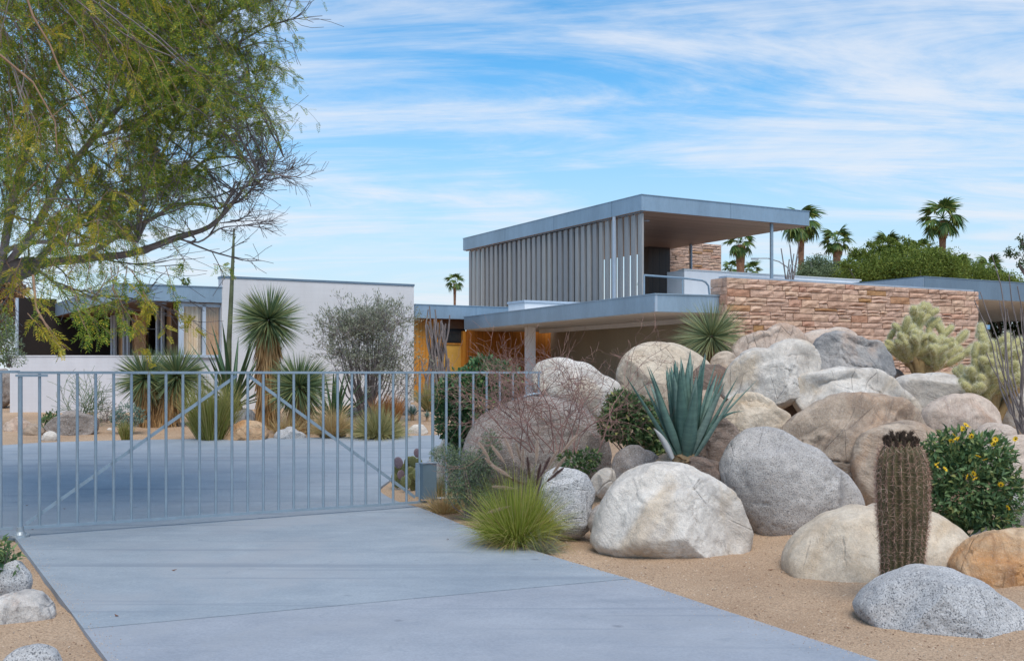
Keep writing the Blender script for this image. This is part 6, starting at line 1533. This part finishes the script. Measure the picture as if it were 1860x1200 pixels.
palm(1797, 488, 66, 30, 'rightmost low palm crown above the rear roof', .2, 22, 1, 9, 2)
palm(1328, 489, 80, 20, 'low palm crown left of the stout rusty palm', .2, 16, 1, 10, 1)
palm(1365, 492, 74, 22, 'low palm crown right of the stout rusty palm', .2, 16, 1, 11, 1)
palm(1575, 470, 78, 24, 'palm crown hidden in the left side of the widest green tree', .2, 16, 1, 12, 1)
palm(337, 512, 110, 10, 'tiny palm crown showing above the left roof', .2, 16, 1, 13, 0)
palm(1172, 512, 90, 16, 'palm glimpsed between the louvres and the dark wood wall', .2, 16, 1, 14, 0)

def far_tree(blobs, D, label, mt, n, L, base_px, trunk_mt='bark', name='leafy_tree', branchy=10):
    c0 = P(base_px, 600, D); base = Vector((c0.x, D, 1.0)); t = thing(name, base, label, 'tree')
    mb = MB(); A_ = []; B_ = []
    area = sum(b_[2] * b_[3] for b_ in blobs)
    for (px, py, rx, ry) in blobs:
        k = int(n * rx * ry / area); c = np.array(P(px, py, D + random.uniform(-1, 1)))
        nc = max(4, k // 45); cd = rdir(nc); cc_ = c + cd * (0.35 + 0.65 * RNG.random((nc, 1)) ** .5) * np.array([rx, (rx + ry) / 2, ry]) / F * D
        i = RNG.integers(nc, size=k); A_.append(cc_[i] + RNG.normal(0, 1, (k, 3)) * np.array([1, 1, .8]) * 0.22 * (rx + ry) / 2 / F * D)
    C_ = np.concatenate(A_); k = len(C_); d = rdir(k); d[:, 2] += .2
    mb.leaves(C_, d, rdir(k) + [0, 0, .6], L * RNG.uniform(.6, 1.3, k), L * .36)
    tag(mb.build('crown', M[mt], t), kind='stuff')
    mb = MB(); mb.tube([base, base + Vector((0.2, 0, 1.2))], [.25, .18], 8)
    for j in range(branchy):
        q = C_[RNG.integers(k)]; b0 = np.array(base) + [0.2, 0, 1.2]; mb.tube([b0, b0 * .5 + q * .5 + [0, 0, -.3], q], [.12, .07, .03], 5, cap=False)
    mb.build('trunk', M[trunk_mt], t, smooth=True)
    return t
far_tree([(1485, 492, 32, 24), (1505, 505, 26, 16), (1468, 505, 20, 18), (1520, 495, 22, 18)], 48, 'greyish green rounded tree above the middle of the stone wall', 'tree_far_grey', 13000, .13, 1485)
far_tree([(1595, 484, 46, 30), (1655, 484, 46, 28), (1570, 500, 48, 26), (1695, 485, 45, 30), (1620, 500, 90, 24), (1628, 466, 24, 18), (1720, 495, 40, 24), (1560, 462, 15, 12), (1590, 449, 15, 11), (1655, 449, 17, 12), (1694, 460, 16, 11), (1745, 476, 14, 12), (1618, 440, 12, 9), (1545, 480, 14, 10), (1637, 445, 8, 12)], 44, 'widest bright green tree above the pale rear roof', 'tree_far', 38000, .125, 1630)
far_tree([(1765, 500, 40, 24), (1800, 512, 40, 18), (1740, 505, 30, 20), (1830, 520, 40, 16)], 47, 'olive green tree behind the dark rear roof', 'tree_far', 14000, .12, 1770)
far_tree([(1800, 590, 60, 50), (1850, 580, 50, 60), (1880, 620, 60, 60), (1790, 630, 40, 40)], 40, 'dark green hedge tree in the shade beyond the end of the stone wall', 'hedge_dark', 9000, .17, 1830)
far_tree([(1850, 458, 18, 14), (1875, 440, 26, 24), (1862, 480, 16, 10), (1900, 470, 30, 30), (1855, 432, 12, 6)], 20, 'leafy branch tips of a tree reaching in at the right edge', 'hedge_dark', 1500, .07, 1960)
far_tree([(-10, 560, 45, 40), (10, 530, 30, 30), (-60, 560, 60, 50)], 40, 'dry brown fronded tree beyond the left end of the patio', 'palm_dead', 6000, .3, -20, name='dry_tree')

# ============================================================ THE MESQUITE TREE AT THE LEFT
mt_base = Vector((-9.4, 14.0, 0.08)); mt_base.z = gsurf(-9.4, 14.0)
mq = thing('mesquite_tree', mt_base, 'large drooping green mesquite tree whose crown fills the upper left', 'tree')
def poly_at(pts): return [P(px, py, D) for px, py, D in pts]
limbs = [
 ([(-340, 780, 14.0), (-330, 640, 14.0), (-220, 560, 13.6), (-90, 520, 13.2), (0, 497, 13.0), (60, 482, 12.8)], .26, .15),
 ([(-90, 520, 13.2), (60, 482, 12.8), (150, 470, 12.5), (240, 460, 12.2), (320, 432, 12.0), (380, 412, 11.8), (420, 372, 11.7), (444, 340, 11.6)], .14, .030),
 ([(150, 470, 12.5), (220, 425, 12.6), (280, 395, 12.6), (320, 372, 12.5), (370, 372, 12.4), (400, 378, 12.3), (418, 355, 12.2), (428, 330, 12.2)], .07, .022),
 ([(60, 482, 12.8), (130, 410, 13.0), (200, 360, 13.0), (260, 340, 12.9), (310, 332, 12.8), (348, 312, 12.7), (375, 290, 12.6), (415, 285, 12.5), (460, 290, 12.4)], .09, .018),
 ([(0, 497, 13.0), (60, 420, 12.6), (110, 330, 12.2), (170, 250, 12), (240, 170, 12), (330, 90, 12), (420, 20, 12), (480, -40, 12)], .12, .02),
 ([(0, 497, 13.0), (20, 380, 12.2), (50, 260, 11.5), (90, 130, 11), (150, 0, 10.6), (220, -120, 10.4)], .12, .03),
 ([(-90, 520, 13.2), (-100, 380, 12), (-80, 200, 11), (-40, 60, 10), (20, -60, 9.5)], .12, .03),
 ([(260, 340, 12.9), (300, 270, 12.8), (330, 210, 12.6), (380, 170, 12.4), (440, 150, 12.2), (480, 160, 12.2)], .04, .010),
 ([(170, 250, 12), (260, 220, 12), (340, 180, 12.1), (400, 110, 12.2), (460, 80, 12.2), (520, 75, 12.2)], .05, .010),
 ([(320, 432, 12.0), (360, 440, 11.9), (400, 415, 11.9), (440, 410, 11.9), (500, 405, 11.9)], .03, .008),
 ([(60, 482, 12.8), (110, 520, 12.2), (160, 540, 11.8), (215, 560, 11.5)], .05, .012),
 ([(-90, 520, 13.2), (-20, 470, 12.4), (60, 440, 11.8), (140, 445, 11.4), (200, 430, 11.2), (250, 440, 11.1)], .08, .02),
 ([(444, 340, 11.6), (470, 318, 11.5), (505, 318, 11.5), (540, 320, 11.5), (562, 300, 11.5)], .026, .004),
 ([(444, 340, 11.6), (462, 315, 11.7), (485, 300, 11.7), (515, 285, 11.7)], .018, .003),
]
nodes = []
for pts, r0, r1 in limbs:
    q = poly_at(pts); n = len(q)
    sp2 = smooth_poly([(p.x, p.z) for p in q], 4); spy = smooth_poly([(p.y, 0) for p in q], 4)
    pts3 = [np.array([a_[0], b_[0], a_[1]]) for a_, b_ in zip(sp2, spy)]
    mb = MB(); rr = np.linspace(r0, r1, len(pts3)) * (1 + .08 * np.array([random.uniform(-1, 1) for _ in pts3]))
    rr = rr * (0.46 if r0 < .2 else .8)
    mb.tube(pts3, rr, 8 if r0 > .05 else 5)
    mb.build('limb' if pts[0][0] > -300 else 'trunk', M['bark_pale'] if r0 < .13 else M['bark'], mq, smooth=True)
    for p_ in pts3: nodes.append(p_)
nodes = np.array(nodes)
pts3 = [np.array(mt_base) - [0, 0, .2], np.array(P(-340, 780, 14.0))]
mb = MB(); mb.tube([tuple(q) for q in (pts3[0], pts3[1] + np.array([.02, 0, .05]))], [.34, .25], 10); mb.build('trunk', M['bark'], mq, smooth=True)
# the crown's outline as it stands over the gate: (px, py) polygons with their own density
def inpoly(x, y, poly):
    c = False; n = len(poly)
    for i in range(n):
        x1, y1 = poly[i]; x2, y2 = poly[(i + 1) % n]
        if (y1 > y) != (y2 > y) and x < (x2 - x1) * (y - y1) / (y2 - y1) + x1: c = not c
    return c
dense = [(-260, -220), (430, -220), (435, -40), (395, 80), (370, 180), (315, 250), (275, 345), (235, 425), (170, 475), (80, 445), (-60, 400), (-260, 390)]
loose = [(300, -170), (490, -150), (500, -10), (490, 80), (465, 160), (465, 240), (410, 290), (320, 370), (280, 420), (230, 430), (240, 150)]
rg = random.Random(21)
seeds = []
def sample(poly, n, D0, D1):
    xs_ = [p[0] for p in poly]; ys_ = [p[1] for p in poly]; k = 0
    while k < n:
        x = rg.uniform(min(xs_), max(xs_)); y = rg.uniform(min(ys_), max(ys_))
        if inpoly(x, y, poly): seeds.append((x, y, rg.uniform(D0, D1))); k += 1
sample(dense, 430, 9.0, 13.6); sample(loose, 150, 10.8, 13.0)
tw = MB(); tww = MB()
FB, FDn, FLn = [], [], []      # leaf stalk bases
FY = []
def hang(p, d, L, r, nfr, mbx, droopy=0.10, yl=False, bare=False):
    n = 7; p = np.array(p); d = np.array(d); d = d / np.linalg.norm(d); pts = [p.copy()]
    for j in range(n):
        d = d + np.array([rg.gauss(0, .13), rg.gauss(0, .13), rg.gauss(0, .06) - droopy]); d /= np.linalg.norm(d)
        p = p + d * L / n; pts.append(p.copy())
    mbx.tube(pts, np.linspace(r, r * .35, n + 1), 3, cap=False)
    if bare: return pts
    for k in range(nfr):
        u = rg.uniform(.08, 1) * n; i0 = min(int(u), n - 1); q = pts[i0] + (pts[i0 + 1] - pts[i0]) * (u - i0)
        dd = (pts[i0 + 1] - pts[i0]) / np.linalg.norm(pts[i0 + 1] - pts[i0]) * .5 + np.array([rg.gauss(0, .6), rg.gauss(0, .6), rg.gauss(-.15, .5)])
        (FY if yl else FB).append((q, dd))
    return pts
for (x, y, D) in seeds:
    q = np.array(P(x, y, D)); i = np.argmin(((nodes - q) ** 2).sum(1)); a0 = nodes[i]
    v = q - a0; L0 = np.linalg.norm(v)
    if L0 < .05: continue
    mid = (a0 + q) / 2 + np.array([0, 0, .14 * L0]) + np.array([rg.gauss(0, .06 * L0) for _ in range(3)])
    m2 = (mid + q) / 2 + np.array([rg.gauss(0, .03 * L0) for _ in range(3)]) + np.array([0, 0, .03 * L0])
    tb = np.linspace(0, 1, 9)[:, None]; wob = np.cumsum(RNG.normal(0, .012 * L0, (9, 3)), 0) * np.sin(tb * 3.14)
    tw.tube(a0 * (1 - tb) ** 2 + 2 * mid * tb * (1 - tb) + q * tb ** 2 + wob, np.linspace(.010, .0045, 9) * min(1.3, .6 + L0 * .4), 4, cap=False)
    m2 = a0 * .0625 + 2 * mid * .1875 + q * .5625
    dirv = v / L0; nearc = D < 10.3
    for k in range(7):
        pk = [a0 * .25 + mid * .75, mid, (mid + m2) / 2, m2, (m2 + q) / 2, q, q][k]
        dd = dirv * .6 + np.array([rg.gauss(0, .55), rg.gauss(0, .5), rg.gauss(-.25, .4)])
        hang(pk, dd, rg.uniform(.35, .85), .0035, rg.randint(8, 13), tww if nearc else tw, .13)
# leafy sprays reaching into the open sky on the right of the crown
for (px, py, tx, ty) in [(470, 80, 540, 72), (465, 110, 500, 140), (500, 120, 552, 155), (440, 60, 505, 30), (430, 20, 500, 5), (480, 95, 490, 175), (450, 190, 520, 232), (455, 230, 500, 235), (430, 180, 470, 300), (470, 210, 480, 265), (440, 10, 490, 40), (455, 150, 500, 110)]:
    a0 = P(px, py, 11.9); b0 = P(tx, ty, 11.9); L0 = (b0 - a0).length
    for k in range(2): hang(a0, (b0 - a0) / L0 + Vector((0, rg.gauss(0, .2), .12)), L0 * rg.uniform(.8, 1.1), .005, 13, tw, .05)
# bare fans of twigs at the outer right
for (px, py, tx, ty) in [(444, 340, 520, 270), (444, 340, 560, 300), (450, 330, 515, 330), (460, 320, 500, 240), (440, 345, 480, 260), (400, 378, 470, 350), (418, 400, 500, 410), (420, 372, 490, 345), (480, 310, 575, 332), (505, 318, 560, 285), (400, 405, 520, 400), (430, 300, 470, 230), (415, 285, 500, 270), (460, 290, 545, 296), (375, 290, 450, 250), (430, 330, 500, 365), (440, 410, 530, 408), (400, 415, 440, 440)]:
    a0 = np.array(P(px, py, 11.7)); b0 = np.array(P(tx, ty, 11.7)); v = b0 - a0; L0 = np.linalg.norm(v); tips = []
    for k in range(2):
        stem_tree(tw, a0, v / L0 + np.array([0, rg.gauss(0, .2), rg.gauss(0, .1)]), L0 * rg.uniform(.45, .72), .006, 0, 2, (5, 4), (18, 50), (.4, .75), .12, tips, 5, .03, 4, rng=rg, minr=.0022)
# inner network of bare branches low in the crown
for k in range(70):
    a0 = nodes[rg.randrange(len(nodes))]; pxx = 930 + a0[0] / a0[1] * F
    if pxx > 420 or pxx < -120: continue
    tips = []; stem_tree(tw, a0, (rg.uniform(.1, 1), rg.gauss(0, .4), rg.uniform(-.35, .7)), rg.uniform(.5, 1.2), .012, 0, 2, (4, 3), (15, 50), (.5, .8), .12, tips, 5, .02, 4, rng=rg, minr=.003)
# sprays hanging low in front of the patio, nearer the camera
for (px, py, tx, ty, D, yl, n_) in [(215, 500, 150, 610, 8.2, 0, 3), (190, 520, 230, 600, 8.0, 0, 3), (240, 520, 300, 560, 8.4, 1, 2), (40, 480, 70, 620, 7.6, 1, 2), (55, 570, 120, 640, 7.6, 1, 3), (150, 560, 190, 620, 8.0, 0, 4), (270, 530, 330, 600, 8.2, 1, 2), (310, 560, 360, 615, 8.3, 1, 2), (245, 570, 265, 680, 8.4, 1, 2), (200, 480, 215, 590, 8.5, 0, 4), (160, 480, 130, 560, 8.6, 0, 3), (100, 470, 60, 560, 8.4, 0, 3), (240, 490, 280, 540, 8.8, 0, 3), (130, 520, 165, 585, 8.0, 0, 3), (60, 470, 30, 560, 8.0, 1, 2), (290, 480, 290, 560, 9, 0, 1), (385, 480, 430, 490, 9.5, 0, 1), (330, 470, 322, 500, 9.5, 0, 2)]:
    a0 = P(px, py, D); b0 = P(tx, ty, D); L0 = (b0 - a0).length
    for k in range(max(1, n_ - 1)): hang(a0 + Vector((rg.gauss(0, .04), rg.gauss(0, .1), 0)), (b0 - a0) / L0 + Vector((0, rg.gauss(0, .15), .1)), L0 * rg.uniform(.8, 1.1), .004, 15, tww, .05, yl=bool(yl))
for k in range(90):       # yellowing sprays on the near side of the crown
    x, y, D = seeds[rg.randrange(430)]
    if x > 260: continue
    hang(P(x, y, rg.uniform(8.3, 9.2)), (rg.gauss(0, 1), 0, -.6), rg.uniform(.3, .6), .004, 9, tww, .1, yl=rg.random() < .55)
for pts in ([(30, -60, 8.2), (60, 30, 8.2), (90, 80, 8.2), (110, 130, 8.2), (150, 180, 8.2), (170, 220, 8.2)], [(0, 100, 8.4), (60, 150, 8.4), (100, 220, 8.4), (104, 280, 8.4)], [(60, 500, 8.0), (66, 560, 7.9), (95, 610, 7.8), (125, 636, 7.8)]):
    mb = MB(); mb.tube([P(*q) for q in pts], np.linspace(.011, .004, len(pts)), 6); mb.build('limb', M['twig_warm'], mq, smooth=True)
def pinnate(FBs, L, lw, name, mt, npair=7):
    B0 = np.array([q[0] for q in FBs]); D0 = np.array([q[1] for q in FBs]); n = len(B0)
    D0 /= np.linalg.norm(D0, axis=1, keepdims=True)
    up = RNG.normal(size=(n, 3)) * .6 + [0, 0, 1]; S0_ = np.cross(D0, up); S0_ /= np.linalg.norm(S0_, axis=1, keepdims=True)
    Ls = L * RNG.uniform(.7, 1.2, n); mb = MB(); P_, Dr, Nn, LL_ = [], [], [], []
    nrm = np.cross(S0_, D0)
    for k in range(npair):
        u = (k + 1) / npair
        for sgn in (-1, 1):
            p = B0 + D0 * (Ls * u)[:, None]; p[:, 2] -= Ls * .25 * u * u
            P_.append(p); Dr.append(S0_ * sgn * (1.0 - .35 * u) + D0 * (.35 + .6 * u) + RNG.normal(0, .08, (n, 3))); Nn.append(nrm); LL_.append(Ls * .40 * (1 - .25 * abs(u - .4)))
    mb.leaves(np.concatenate(P_), np.concatenate(Dr), np.concatenate(Nn), np.concatenate(LL_), lw, 0.1)
    o = mb.build(name, M[mt], mq); o['kind'] = 'stuff'
    return len(P_) * n * 2
pinnate(FB, .088, .0088, 'foliage', 'mesq', 6)
o_y = pinnate(FY, .085, .010, 'foliage', 'mesq_yellow', 7)
tag(tw.build('twigs', M['bark'], mq), kind='stuff'); tag(tww.build('twigs', M['twig_warm'], mq), kind='stuff')
print('fronds', len(FB), len(FY))
tris = sum(sum(len(p.vertices) - 2 for p in me.polygons) for me in bpy.data.meshes); print('tris', tris)
